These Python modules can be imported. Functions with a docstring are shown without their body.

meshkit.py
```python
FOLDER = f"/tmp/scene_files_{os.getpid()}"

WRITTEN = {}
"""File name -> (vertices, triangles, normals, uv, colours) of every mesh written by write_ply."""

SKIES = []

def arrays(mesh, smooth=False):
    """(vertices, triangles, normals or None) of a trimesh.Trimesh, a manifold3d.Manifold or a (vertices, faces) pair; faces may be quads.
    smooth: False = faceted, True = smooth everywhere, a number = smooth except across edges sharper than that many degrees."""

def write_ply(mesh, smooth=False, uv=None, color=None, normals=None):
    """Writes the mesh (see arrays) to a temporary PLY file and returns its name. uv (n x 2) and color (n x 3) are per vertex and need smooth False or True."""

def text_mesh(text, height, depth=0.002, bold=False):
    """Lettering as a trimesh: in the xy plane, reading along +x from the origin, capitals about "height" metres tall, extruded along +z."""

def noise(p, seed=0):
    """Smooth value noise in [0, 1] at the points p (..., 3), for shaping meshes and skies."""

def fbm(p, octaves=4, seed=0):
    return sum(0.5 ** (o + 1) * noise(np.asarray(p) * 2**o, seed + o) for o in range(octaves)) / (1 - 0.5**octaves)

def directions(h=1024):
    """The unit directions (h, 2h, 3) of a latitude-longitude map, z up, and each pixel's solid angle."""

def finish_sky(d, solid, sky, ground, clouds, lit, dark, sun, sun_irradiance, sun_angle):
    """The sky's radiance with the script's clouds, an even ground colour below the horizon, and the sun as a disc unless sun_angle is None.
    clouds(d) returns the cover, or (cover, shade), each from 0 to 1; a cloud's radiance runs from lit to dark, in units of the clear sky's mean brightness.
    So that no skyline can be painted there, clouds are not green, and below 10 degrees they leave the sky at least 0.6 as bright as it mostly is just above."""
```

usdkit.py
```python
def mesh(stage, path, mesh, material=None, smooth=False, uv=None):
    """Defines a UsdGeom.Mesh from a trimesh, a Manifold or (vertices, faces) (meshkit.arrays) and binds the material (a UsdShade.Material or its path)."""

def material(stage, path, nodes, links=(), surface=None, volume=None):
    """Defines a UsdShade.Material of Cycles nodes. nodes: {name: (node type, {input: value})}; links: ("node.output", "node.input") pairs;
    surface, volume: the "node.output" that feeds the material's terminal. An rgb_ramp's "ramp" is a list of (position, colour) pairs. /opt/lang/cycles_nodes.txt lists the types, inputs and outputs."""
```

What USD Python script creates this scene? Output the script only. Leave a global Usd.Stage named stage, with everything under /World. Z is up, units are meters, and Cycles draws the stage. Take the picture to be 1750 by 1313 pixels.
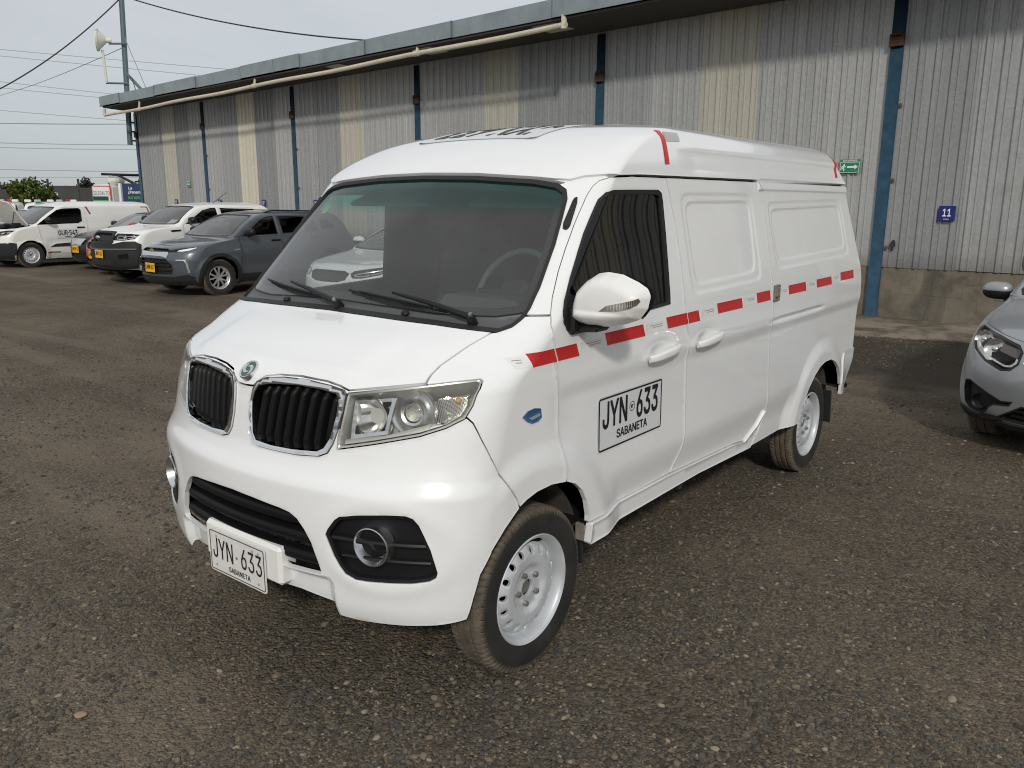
import math, random
import numpy as np, trimesh, shapely
from scipy.interpolate import PchipInterpolator
from scipy.spatial import Delaunay
from shapely.geometry import Polygon, Point, LineString, box as sbox
from shapely.ops import unary_union
import meshkit, usdkit
from pxr import Usd, UsdGeom, UsdLux, UsdShade, Gf, Vt, Sdf
random.seed(4); RNG = np.random.default_rng(4)
stage = Usd.Stage.CreateInMemory()
UsdGeom.SetStageUpAxis(stage, 'Z'); UsdGeom.SetStageMetersPerUnit(stage, 1.0)
UsdGeom.Xform.Define(stage, '/World')
# ---------------------------------------------------------------- camera, sky, sun
CAM = np.array([2.3794, -1.5031, 1.6512]); YAW, PITCH, ROLL, FPX = -.666187, -.219533, .004744, 1403.56
_f = np.array([math.cos(PITCH)*math.sin(YAW), math.cos(PITCH)*math.cos(YAW), math.sin(PITCH)])
_r = np.array([math.cos(YAW), -math.sin(YAW), 0.]); _u = np.cross(_r, _f)
_r2 = math.cos(ROLL)*_r+math.sin(ROLL)*_u; _u2 = -math.sin(ROLL)*_r+math.cos(ROLL)*_u
cam = UsdGeom.Camera.Define(stage, '/World/camera')
cam.AddTransformOp().Set(Gf.Matrix4d(*_r2, 0, *_u2, 0, *(-_f), 0, *CAM, 1))
cam.CreateHorizontalApertureAttr(36.0); cam.CreateVerticalApertureAttr(27.0); cam.CreateFocalLengthAttr(36*FPX/1750)
cam.CreateClippingRangeAttr(Gf.Vec2f(.05, 3000)); cam.CreateExposureAttr(.10)
SUN = np.array([.55, -.66, .51]); SUN /= np.linalg.norm(SUN)
SUN_EL, SUN_ROT = math.asin(SUN[2]), math.atan2(SUN[0], SUN[1])
sun = UsdLux.DistantLight.Define(stage, '/World/sun')
sun.CreateIntensityAttr(.43); sun.CreateAngleAttr(4.0); sun.CreateNormalizeAttr(True); sun.CreateColorAttr(Gf.Vec3f(1, .95, .87))
_z = SUN; _x = np.cross([0, 0, 1.], _z); _x /= np.linalg.norm(_x); _y = np.cross(_z, _x)
sun.AddTransformOp().Set(Gf.Matrix4d(*_x, 0, *_y, 0, *_z, 0, 0, 0, 50, 1))
SKYMAT = usdkit.material(stage, '/World/Looks/sky', {
    'sky': ('sky_texture', {'sky_type': 'single_scattering', 'sun_disc': False, 'sun_elevation': SUN_EL, 'sun_rotation': SUN_ROT, 'altitude': 1500., 'aerosol_density': 2.0}),
    'tc': ('texture_coordinate', {}), 'map': ('mapping', {'scale': (1, 1, 3.2)}),
    'n1': ('noise_texture', {'scale': 1.6, 'detail': 6., 'roughness': .55, 'distortion': .3}),
    'sx': ('separate_xyz', {}), 'hr': ('rgb_ramp', {'ramp': [(0, (3.2, 3.4, 3.7)), (.04, (3.4, 3.6, 3.85)), (.13, (4.55, 4.65, 4.68)), (.35, (5.3, 5.35, 5.35)), (1, (5.8, 5.8, 5.75))]}),
    'cl': ('rgb_ramp', {'ramp': [(.25, (.82, .83, .85)), (.55, (1.0, 1.0, 1.0)), (.8, (1.13, 1.12, 1.1))]}),
    'cm': ('mix_color', {'blend_type': 'multiply', 'fac': 1., 'use_clamp': False}),
    'mx': ('mix_color', {'fac': .86, 'use_clamp': False}),
    'bg': ('background_shader', {'strength': .12})},
    [('tc.generated', 'map.vector'), ('map.vector', 'n1.vector'), ('n1.fac', 'cl.fac'), ('tc.generated', 'sx.vector'), ('sx.z', 'hr.fac'),
     ('hr.color', 'cm.a'), ('cl.color', 'cm.b'), ('sky.color', 'mx.a'), ('cm.result', 'mx.b'), ('mx.result', 'bg.color')], surface='bg.background')
dome = UsdLux.DomeLight.Define(stage, '/World/sky'); dome.CreateIntensityAttr(1.0)
UsdShade.MaterialBindingAPI.Apply(dome.GetPrim()).Bind(SKYMAT)
dome.GetPrim().SetCustomDataByKey('kind', 'structure')
# ---------------------------------------------------------------- materials
M = {}
def pm(name, color, rough=.5, metal=0., coat=0., spec=.5, noise=None, bump=None, **kw):
    """principled; noise = (scale, colour2, detail): grain; bump = (scale, strength)"""
    nodes = {'p': ('principled_bsdf', {'base_color': color, 'roughness': rough, 'metallic': metal, 'coat_weight': coat, 'coat_roughness': .04, 'specular_ior_level': spec, **kw})}
    links = []
    if noise or bump: nodes['g'] = ('geometry', {})
    if noise:
        nodes['n'] = ('noise_texture', {'scale': float(noise[0]), 'detail': float(noise[2] if len(noise) > 2 else 4), 'roughness': .6})
        nodes['r'] = ('rgb_ramp', {'ramp': [(.35, color), (.68, noise[1])]})
        links += [('g.position', 'n.vector'), ('n.fac', 'r.fac'), ('r.color', 'p.base_color')]
    if bump:
        nodes['bn'] = ('noise_texture', {'scale': float(bump[0]), 'detail': 4.})
        nodes['b'] = ('bump', {'strength': float(bump[1]), 'distance': .01})
        links += [('g.position', 'bn.vector'), ('bn.fac', 'b.height'), ('b.normal', 'p.normal')]
    M[name] = usdkit.material(stage, '/World/Looks/'+name, nodes, links, surface='p.BSDF'); return M[name]
def glass(name, tint, rough=0., band=None, ior=1.5, dust=0.):
    nodes = {'t': ('transparent_bsdf', {'color': tint}), 'g': ('glossy_bsdf', {'color': (1, 1, 1), 'roughness': rough}), 'geo': ('geometry', {}), 'i': ('mix_float', {'a': ior, 'b': 1/ior, 'use_clamp': False}), 'f': ('fresnel', {}), 'm': ('mix_closure', {})}
    links = [('geo.backfacing', 'i.fac'), ('i.result', 'f.IOR'), ('f.fac', 'm.fac'), ('t.BSDF', 'm.closure1'), ('g.BSDF', 'm.closure2')]
    if dust:
        nodes.update({'d': ('diffuse_bsdf', {'color': (.55, .55, .53)}), 'dm': ('mix_closure', {'fac': dust}), 'n': ('noise_texture', {'scale': 4., 'detail': 6.}), 'nr': ('map_range', {'from_min': .3, 'from_max': .7, 'to_min': dust*.7, 'to_max': dust*1.3, 'clamp': True})})
        links = [l for l in links if l[1] != 'm.closure1']+[('t.BSDF', 'dm.closure1'), ('d.BSDF', 'dm.closure2'), ('dm.closure', 'm.closure1'), ('geo.position', 'n.vector'), ('n.fac', 'nr.value'), ('nr.result', 'dm.fac')]
    if band:   # a tinted band along the top of the pane: (z0, z1, colour, dust colour)
        nodes.update({'sx': ('separate_xyz', {}), 'mr': ('map_range', {'from_min': band[0], 'from_max': band[1], 'clamp': True}), 'mx': ('mix_color', {'a': tint, 'b': band[2]}), 'mx2': ('mix_color', {'a': (.55, .55, .53), 'b': band[3]})})
        links += [('geo.position', 'sx.vector'), ('sx.z', 'mr.value'), ('mr.result', 'mx.fac'), ('mx.result', 't.color'), ('mr.result', 'mx2.fac'), ('mx2.result', 'd.color')]
    M[name] = usdkit.material(stage, '/World/Looks/'+name, nodes, links, surface='m.closure'); return M[name]
pm('white_paint', (.82, .833, .842), .27, coat=1., noise=(2.2, (.79, .80, .803), 5))
pm('white_paint_old', (.78, .78, .77), .35, coat=.6, noise=(2.2, (.73, .725, .70), 5))
pm('white_plastic', (.78, .78, .76), .38, coat=.3)
pm('silver_paint', (.30, .315, .33), .33, metal=.45, coat=.9)
pm('grey_paint', (.085, .098, .115), .32, metal=.35, coat=.9)
pm('black_paint', (.009, .010, .012), .3, coat=.45, spec=.3)
pm('red_paint', (.42, .02, .02), .3, coat=.8)
pm('navy_paint', (.012, .03, .085), .4, coat=.4)
pm('green_paint', (.02, .22, .10), .4, coat=.4)
pm('black_plastic', (.009, .009, .010), .42, spec=.35)
pm('dark_plastic', (.020, .021, .022), .6, spec=.3)
pm('grille_black', (.006, .006, .0065), .42, spec=.18)
pm('grey_plastic', (.10, .10, .105), .6)
pm('cowl_plastic', (.075, .078, .082), .48, bump=(300, .15))
pm('matt_black', (.006, .006, .006), .9, spec=.1)
pm('seal_rubber', (.012, .012, .012), .6)
pm('underbody', (.012, .011, .010), .9, spec=.1)
pm('dusty_metal', (.24, .21, .18), .7, noise=(30, (.12, .10, .085)))
pm('chrome', (.82, .83, .85), .08, metal=1.)
pm('satin_chrome', (.72, .73, .74), .26, metal=1.)
pm('alloy', (.60, .61, .62), .3, metal=.75)
pm('steel_rim', (.60, .63, .66), .40, metal=.2, coat=.3, noise=(9, (.47, .49, .50)))
pm('nut_steel', (.32, .32, .31), .45, metal=.8)
pm('reflector', (.80, .80, .78), .16, metal=1.)
pm('lamp_grey', (.56, .56, .54), .32, metal=.45)
pm('amber', (.60, .33, .14), .25)
pm('red_lens', (.45, .012, .012), .15, coat=.6)
pm('red_tape', (.56, .024, .022), .34, spec=.5, noise=(60, (.48, .02, .02)))
pm('silver_tape', (.46, .46, .45), .4, metal=.25)
pm('clear_tape', (.76, .76, .745), .3, coat=.4)
pm('dull_red_tape', (.30, .05, .04), .45)
pm('plate_white', (.74, .74, .71), .4, noise=(40, (.66, .655, .62)))
pm('sticker_white', (.62, .635, .65), .38)
pm('plate_yellow', (.80, .43, .02), .45)
pm('print_black', (.008, .008, .01), .45)
pm('print_grey', (.30, .30, .30), .5)
pm('print_white', (.80, .80, .80), .5)
pm('print_green', (.10, .45, .08), .5)
pm('emblem_green', (.012, .085, .06), .25, coat=.6)
pm('badge_blue', (.02, .10, .22), .25, coat=.6)
pm('sign_green', (.01, .24, .10), .45)
pm('sign_blue', (.012, .02, .16), .45)
pm('seat_fabric', (.05, .05, .052), .85)
pm('dashboard', (.055, .057, .06), .62)
pm('cabin_light', (.26, .26, .25), .8)
pm('cabin_dark', (.03, .03, .032), .8)
pm('paper', (.70, .72, .66), .7)
pm('post_blue', (.045, .125, .21), .55, noise=(9, (.03, .085, .14)))
pm('pvc', (.62, .57, .45), .45, noise=(6, (.52, .47, .36)))
pm('rust', (.16, .075, .035), .85, noise=(30, (.07, .035, .02)))
pm('galv_fascia', (.33, .38, .40), .5, metal=.25, noise=(2.5, (.25, .30, .32)))
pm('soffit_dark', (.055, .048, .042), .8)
pm('pole_steel', (.115, .16, .18), .5, metal=.3)
pm('wire', (.03, .03, .032), .6)
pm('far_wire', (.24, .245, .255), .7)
pm('dish_white', (.66, .65, .58), .5)
pm('cable_green', (.03, .10, .08), .5)
pm('fence_dark', (.055, .055, .056), .8, noise=(.8, (.035, .035, .037)))
pm('hood_liner', (.42, .37, .31), .8, noise=(8, (.16, .14, .12)))
pm('bark', (.10, .075, .055), .9)
glass('windscreen_glass', (.72, .76, .75), band=(1.595, 1.645, (.12, .56, .47), (.04, .40, .33)), ior=1.55, dust=.030)
glass('side_glass', (.30, .31, .32), ior=1.5)
glass('right_glass', (.62, .65, .65), ior=1.5)
glass('car_glass', (.58, .63, .62), ior=1.6, dust=.05)
glass('dark_glass', (.10, .10, .105), ior=1.5)
glass('lens_glass', (.93, .93, .91), ior=1.35)
def tyre_mat():
    M['tyre'] = usdkit.material(stage, '/World/Looks/tyre', {'g': ('geometry', {}), 'n': ('noise_texture', {'scale': 9., 'detail': 5.}), 'r': ('rgb_ramp', {'ramp': [(.35, (.011, .0105, .010)), (.7, (.026, .023, .019))]}), 'p': ('principled_bsdf', {'roughness': .78})},
                               [('g.position', 'n.vector'), ('n.fac', 'r.fac'), ('r.color', 'p.base_color')], surface='p.BSDF')
    M['tyre_tread'] = usdkit.material(stage, '/World/Looks/tyre_tread', {'g': ('geometry', {}), 'n': ('noise_texture', {'scale': 25., 'detail': 5.}), 'r': ('rgb_ramp', {'ramp': [(.3, (.075, .062, .048)), (.7, (.145, .118, .088))]}), 'p': ('principled_bsdf', {'roughness': .9})},
                               [('g.position', 'n.vector'), ('n.fac', 'r.fac'), ('r.color', 'p.base_color')], surface='p.BSDF')
tyre_mat()
M['fluted'] = usdkit.material(stage, '/World/Looks/fluted', {'g': ('geometry', {}), 'w': ('wave_texture', {'scale': 60., 'distortion': .6}), 'b': ('bump', {'strength': .8, 'distance': .004}), 'p': ('principled_bsdf', {'base_color': (.75, .74, .70), 'metallic': 1., 'roughness': .18})}, [('g.position', 'w.vector'), ('w.fac', 'b.height'), ('b.normal', 'p.normal')], surface='p.BSDF')
pm('proj_lens', (.9, .9, .88), .03, transmission_weight=1.0, ior=1.45)
M['mesh_black'] = usdkit.material(stage, '/World/Looks/mesh_black', {'g': ('geometry', {}), 'v': ('voronoi_texture', {'scale': 62.}), 'r': ('rgb_ramp', {'ramp': [(.2, (.003, .003, .003)), (.5, (.016, .016, .016))]}), 'b': ('bump', {'strength': 1., 'distance': .01}), 'p': ('principled_bsdf', {'roughness': .5})}, [('g.position', 'v.vector'), ('v.distance', 'r.fac'), ('r.color', 'p.base_color'), ('v.distance', 'b.height'), ('b.normal', 'p.normal')], surface='p.BSDF')
pm('dusty_liner', (.05, .045, .04), .85, noise=(7, (.17, .14, .11)))
pm('signal_dark', (.10, .085, .085), .3)
pm('amber_badge', (.55, .40, .20), .25, metal=.8)
pm('mortar', (.12, .105, .08), .95)
# ---------------------------------------------------------------- prim helpers
_used = {}
def numbered(path):
    if path not in _used: _used[path] = 0; return path
    _used[path] += 1; return f'{path}_{_used[path]:03d}'
def put(prim, label=None, cat=None, group=None, kind=None):
    for k, v in (('label', label), ('category', cat), ('group', group), ('kind', kind)):
        if v: prim.SetCustomDataByKey(k, v)
    return prim
def thing(name, label, cat, loc=(0, 0, 0), rz=0., group=None):
    x = UsdGeom.Xform.Define(stage, numbered('/World/'+name)); x.AddTranslateOp().Set(Gf.Vec3d(*map(float, loc)))
    if rz: x.AddRotateZOp().Set(float(rz))
    put(x.GetPrim(), label, cat, group); return str(x.GetPath())
def arr(m, smooth=30):
    if isinstance(m, list): m = join(m, smooth)
    if isinstance(m, tuple) and len(m) == 3: return m
    return meshkit.arrays(m, smooth)
def join(ms, smooth=30):
    V, F, N, k = [], [], [], 0
    for m in ms:
        v, f, n = arr(m, smooth)
        if n is None:
            n = np.zeros_like(v)
        V.append(v); F.append(f+k); N.append(n); k += len(v)
    return np.vstack(V), np.vstack(F), np.vstack(N)
def part(parent, name, m, mat, label=None, smooth=30, kind=None):
    v, f, n = arr(m, smooth)
    g = UsdGeom.Mesh.Define(stage, numbered(parent+'/'+name))
    g.CreatePointsAttr(Vt.Vec3fArray.FromNumpy(np.ascontiguousarray(v, np.float32))); g.CreateFaceVertexCountsAttr(Vt.IntArray.FromNumpy(np.full(len(f), 3, np.int32)))
    g.CreateFaceVertexIndicesAttr(Vt.IntArray.FromNumpy(np.ascontiguousarray(f, np.int32).ravel())); g.CreateSubdivisionSchemeAttr('none')
    if n is not None: g.CreateNormalsAttr(Vt.Vec3fArray.FromNumpy(np.ascontiguousarray(n, np.float32))); g.SetNormalsInterpolation('vertex')
    UsdShade.MaterialBindingAPI.Apply(g.GetPrim()).Bind(M[mat]); put(g.GetPrim(), label, None, None, kind); return str(g.GetPath())
def solo(name, m, mat, label, cat, group=None, smooth=30):
    p = part('/World', name, m, mat, None, smooth); put(stage.GetPrimAtPath(p), label, cat, group); return p
def structure(name, m, mat, smooth=30, kind='structure'):
    return part('/World', name, m, mat, None, smooth, kind)
# ---------------------------------------------------------------- mesh helpers
def bx(cx, cy, cz, sx, sy, sz, bev=0.):
    if bev <= 0: m = trimesh.creation.box((sx, sy, sz))
    else:
        b = min(bev, sx*.49, sy*.49, sz*.49); pts = []
        for ax in range(3):
            e = [sx/2-b, sy/2-b, sz/2-b]; e[ax] += b
            pts += [[a*e[0], c*e[1], d*e[2]] for a in (-1, 1) for c in (-1, 1) for d in (-1, 1)]
        m = trimesh.convex.convex_hull(np.array(pts))
    m.apply_translation((cx, cy, cz)); return m
def tube(pts, r, k=8, caps=True):
    p = np.asarray(pts, float); r = np.broadcast_to(r, (len(p),))
    t = np.gradient(p, axis=0); t /= np.linalg.norm(t, axis=1, keepdims=True)+1e-12
    a = np.cross(t, [0, 0, 1.]); bad = np.linalg.norm(a, axis=1) < .2; a[bad] = np.cross(t[bad], [1., 0, 0]); a /= np.linalg.norm(a, axis=1, keepdims=True); b = np.cross(t, a)
    th = np.arange(k)*2*np.pi/k
    v = (p[:, None]+r[:, None, None]*(np.cos(th)[None, :, None]*a[:, None]+np.sin(th)[None, :, None]*b[:, None])).reshape(-1, 3)
    f = []
    for i in range(len(p)-1):
        for j in range(k):
            q = [i*k+j, i*k+(j+1) % k, (i+1)*k+(j+1) % k, (i+1)*k+j]; f += [[q[0], q[2], q[1]], [q[0], q[3], q[2]]]
    if caps:
        for i0, s in ((0, 1), ((len(p)-1)*k, -1)):
            for j in range(1, k-1): f.append([i0, i0+j, i0+j+1][::s])
    m = trimesh.Trimesh(v, f, process=False); 
    return m
def ringtube(pts, r, k=8):
    p = np.asarray(pts, float); p = np.vstack([p, p[:2]]); return tube(p, r, k, False)
def revolve(prof, n=48, axis='x'):
    """prof: (r, h) points; turns about the axis; returns trimesh"""
    prof = np.asarray(prof, float); th = np.linspace(0, 2*np.pi, n, endpoint=False); R, Hh = prof[:, 0], prof[:, 1]
    c, s = np.cos(th)[:, None], np.sin(th)[:, None]
    if axis == 'x': v = np.stack([np.broadcast_to(Hh, (n, len(R))), c*R, s*R], -1)
    elif axis == 'y': v = np.stack([s*R, np.broadcast_to(Hh, (n, len(R))), c*R], -1)
    else: v = np.stack([c*R, s*R, np.broadcast_to(Hh, (n, len(R)))], -1)
    k = len(R); i, j = np.meshgrid(np.arange(n), np.arange(k-1), indexing='ij'); i2 = (i+1) % n
    q = np.stack([i*k+j, i2*k+j, i2*k+j+1, i*k+j+1], -1).reshape(-1, 4)
    return trimesh.Trimesh(v.reshape(-1, 3), np.vstack([q[:, [0, 1, 2]], q[:, [0, 2, 3]]]), process=False)
def xf(m, loc=(0, 0, 0), rot=None, scale=None, R=None):
    m = m.copy()
    if scale is not None: m.apply_scale(scale) if np.ndim(scale) == 0 else m.apply_transform(np.diag([*scale, 1.]))
    if rot is not None: m.apply_transform(trimesh.transformations.euler_matrix(*np.radians(rot)))
    if R is not None: T = np.eye(4); T[:3, :3] = R; m.apply_transform(T)
    m.apply_translation(loc); return m
def mirror(m):
    v, f, n = arr(m); return v*[-1, 1, 1], f[:, ::-1], None if n is None else n*[-1, 1, 1]
def text(s, height, width=None, bold=False, depth=.0012):
    """lettering centred on the origin of its plane; width squeezes it"""
    t = meshkit.text_mesh(s, height, depth, bold); b = t.bounds; t.apply_translation([-(b[0][0]+b[1][0])/2, -(b[0][1]+b[1][1])/2, 0])
    if width: t.apply_transform(np.diag([width/(b[1][0]-b[0][0]), 1, 1, 1]))
    return t
def frame(m, o, ex, ey):
    """puts a mesh of the xy plane on the plane (o, ex, ey)"""
    ex = np.array(ex, float); ey = np.array(ey, float); ez = np.cross(ex, ey); return xf(m, o, R=np.stack([ex, ey, ez], 1))
def sstep(x): x = np.clip(x, 0, 1); return x*x*(3-2*x)
# ---------------------------------------------------------------- curved skins
class Body:
    """outer skin of a car: rows (z, F, D, W, B, R) are horizontal slices: front at y=F curving over D to the side at x=W, rear at y=B with corner R. Chart X runs front > side > rear in about metres, Y up the profile."""
    def __init__(s, rows, disp=None, side=3.4):
        r = np.array(rows, float); b = np.r_[0, np.cumsum(np.hypot(np.diff(r[:, 0]), np.diff(r[:, 1]))*.6+np.abs(np.diff(r[:, 0]))*.4)]
        s.f = [PchipInterpolator(b, r[:, k]) for k in range(6)]; s.bf = np.linspace(0, b[-1], 4000); s.zf = s.f[0](s.bf); s.disp = disp; s.L = side; s.Y1 = b[-1]
    def bz(s, z): return np.interp(z, s.zf, s.bf)
    def base(s, X, Y):
        X = np.asarray(X, float); Y = np.asarray(Y, float)
        sg = np.where(X < 0, -1., 1.); A = np.abs(X); z, F, D, W, B, R = [g(np.clip(Y, 0, s.Y1)) for g in s.f]
        th = np.clip(A, 0, 1)*np.pi/2; t = np.clip((A-1)/s.L, 0, 1); ph = np.clip(A-1-s.L, 0, 1)*np.pi/2; u0, u1 = F+D, B-R
        u = np.where(A < 1, F+D*(1-np.cos(th)), np.where(A < 1+s.L, u0+(u1-u0)*t, u1+R*np.sin(ph)))
        w = np.where(A < 1, W*np.sin(th), np.where(A < 1+s.L, W, W*np.cos(ph)))
        return np.stack([w*sg, u, z], -1)
    def nrm(s, fn, X, Y, e=2e-3):
        n = np.cross(fn(X+e, Y)-fn(X-e, Y), fn(X, np.minimum(Y+e, s.Y1))-fn(X, np.maximum(Y-e, 0))); l = np.linalg.norm(n, axis=-1, keepdims=True)
        return np.where(l > 1e-12, n/np.maximum(l, 1e-12), [0, 0, 1.])
    def P(s, X, Y):
        p = s.base(X, Y)
        return p if s.disp is None else p+s.nrm(s.base, X, Y)*s.disp(p)[..., None]
    def N(s, X, Y): return s.nrm(s.P, X, Y, 4e-3)
    def side(s, u, z):
        u = np.asarray(u, float); Y = s.bz(z); F, D, W, B, R = [g(Y) for g in s.f[1:]]
        X = np.where(u < F+D, 2/np.pi*np.arccos(np.clip(1-(u-F)/np.maximum(D, 1e-6), -1, 1)), np.where(u < B-R, 1+s.L*(u-F-D)/np.maximum(B-R-F-D, 1e-6), 1+s.L+2/np.pi*np.arcsin(np.clip((u-B+R)/np.maximum(R, 1e-6), 0, 1))))
        return np.stack([X, Y+0*X], -1)
    def front(s, w, z):
        w = np.asarray(w, float); Y = s.bz(z); W = s.f[3](Y)
        return np.stack([2/np.pi*np.arcsin(np.clip(w/np.maximum(W, 1e-6), -1, 1)), Y+0*w], -1)
    def poly(s, pts, sym=False):
        """chart polygon of ('f', w, z), ('s', u, z) or ('x', X, Y) points; sym adds the mirrored half"""
        out = []
        for a, b in zip(pts, pts[1:]+([] if sym else pts[:1])):
            if a[0] == b[0] and a[0] in 'fs':
                n = max(1, int(math.hypot(a[1]-b[1], a[2]-b[2])/.02)); t = np.arange(n)/n
                out.append((s.front if a[0] == 'f' else s.side)(a[1]+(b[1]-a[1])*t, a[2]+(b[2]-a[2])*t))
            else:
                pa, pb = s.chart(a), s.chart(b); n = max(1, int(np.hypot(*(pa-pb))/.03)); out.append(pa+(pb-pa)*(np.arange(n)/n)[:, None])
        if sym: out.append(s.chart(pts[-1])[None])
        q = np.vstack(out)
        if sym: q = np.vstack([q, q[::-1]*[-1, 1]])
        return Polygon(q).buffer(0)
    def chart(s, a): return np.array(a[1:], float) if a[0] == 'x' else (s.front if a[0] == 'f' else s.side)(a[1], a[2]).reshape(2)
    def at(s, a, off=0.):
        c = s.chart(a); return s.P(c[0], c[1])+off*s.N(c[0], c[1])
    def nat(s, a): c = s.chart(a); return s.N(c[0], c[1])
class Skin:
    """any other surface z(x, y) given by functions P(X, Y); normals by differences"""
    def __init__(s, P): s.P = P
    def N(s, X, Y, e=1e-3):
        n = np.cross(s.P(X+e, Y)-s.P(X-e, Y), s.P(X, Y+e)-s.P(X, Y-e)); return n/np.maximum(np.linalg.norm(n, axis=-1, keepdims=True), 1e-12)
def P2(pts): return Polygon(pts).buffer(0)
def rr(poly, r): return poly.buffer(-r).buffer(r) if r > 0 else poly.buffer(-r).buffer(r)
def flip(poly): return shapely.affinity.scale(poly, -1, 1, origin=(0, 0))
import shapely.affinity
def patch(skin, poly, off=0., h=.022, depth=.018, gap=.0018, bevel=.18, hb=None):
    """meshes a chart polygon on a skin, with its edges folded inwards by depth"""
    if gap: poly = poly.buffer(-gap)
    out = []
    for g in getattr(poly, 'geoms', [poly]):
        if g.is_empty or g.area < 1e-7: continue
        hb_ = hb or h*.75; rings = []
        for r in [g.exterior]+list(g.interiors):
            c = np.asarray(shapely.segmentize(LineString(r.coords), hb_).coords)[:-1]
            keep = np.hypot(*(c-np.roll(c, 1, 0)).T) > 1e-6; c = c[keep]
            if len(c) >= 3: rings.append(c if Polygon(c).exterior.is_ccw == (r is g.exterior) else c[::-1])
        bp = np.vstack(rings); x0, y0, x1, y1 = g.bounds
        gx, gy = np.meshgrid(np.arange(x0+h/2, x1, h), np.arange(y0+h/2, y1, h)); gx = gx+(np.arange(gx.shape[0]) % 2)[:, None]*h/2
        ip = np.stack([gx.ravel(), gy.ravel()], 1); inner = g.buffer(-hb_*.55)
        ip = ip[shapely.contains_xy(inner, ip[:, 0], ip[:, 1])] if len(ip) and not inner.is_empty else np.zeros((0, 2))
        pts = np.vstack([bp, ip]); tri = Delaunay(pts).simplices; c = pts[tri].mean(1)
        ar = np.cross(pts[tri[:, 1]]-pts[tri[:, 0]], pts[tri[:, 2]]-pts[tri[:, 0]])
        ok = shapely.contains_xy(g, c[:, 0], c[:, 1]) & (np.abs(ar) > 1e-10); tri = tri[ok]; ar = ar[ok]; tri[ar < 0] = tri[ar < 0][:, ::-1]
        v = skin.P(pts[:, 0], pts[:, 1]); n = skin.N(pts[:, 0], pts[:, 1]); v = v+off*n
        V, F, NN, k0 = [v], [tri], [n.copy()], len(v); i0 = 0
        for c in rings:
            m = len(c); ids = np.arange(i0, i0+m); i0 += m
            if not depth: continue
            t = np.roll(v[ids], -1, 0)-np.roll(v[ids], 1, 0); o = np.cross(t, n[ids]); o /= np.maximum(np.linalg.norm(o, axis=1, keepdims=True), 1e-9)
            if bevel: nn = n[ids]+bevel*o; NN[0][ids] = nn/np.linalg.norm(nn, axis=1, keepdims=True)
            a = v[ids]; b = v[ids]-depth*n[ids]; V += [a, b]; NN += [o, o]
            j = np.arange(m); j2 = (j+1) % m
            F.append(np.vstack([np.stack([k0+j, k0+m+j, k0+m+j2], 1), np.stack([k0+j, k0+m+j2, k0+j2], 1)])); k0 += 2*m
        out.append((np.vstack(V), np.vstack(F), np.vstack(NN)))
    return join(out)
def ringband(skin, poly, width, off, depth=.01, h=.02, **k):
    return patch(skin, poly.difference(poly.buffer(-width)), off, h, depth, 0, **k)
def wrap(skin, mesh2d, cfun, off):
    """lays flat lettering (x, y, z) on a skin: cfun maps its xy to chart points"""
    v, f, n = arr(mesh2d, False); c = cfun(v[:, 0], v[:, 1]); p = skin.P(c[:, 0], c[:, 1]); nn = skin.N(c[:, 0], c[:, 1])
    return p+nn*(off+v[:, 2:3]), f, nn
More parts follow.
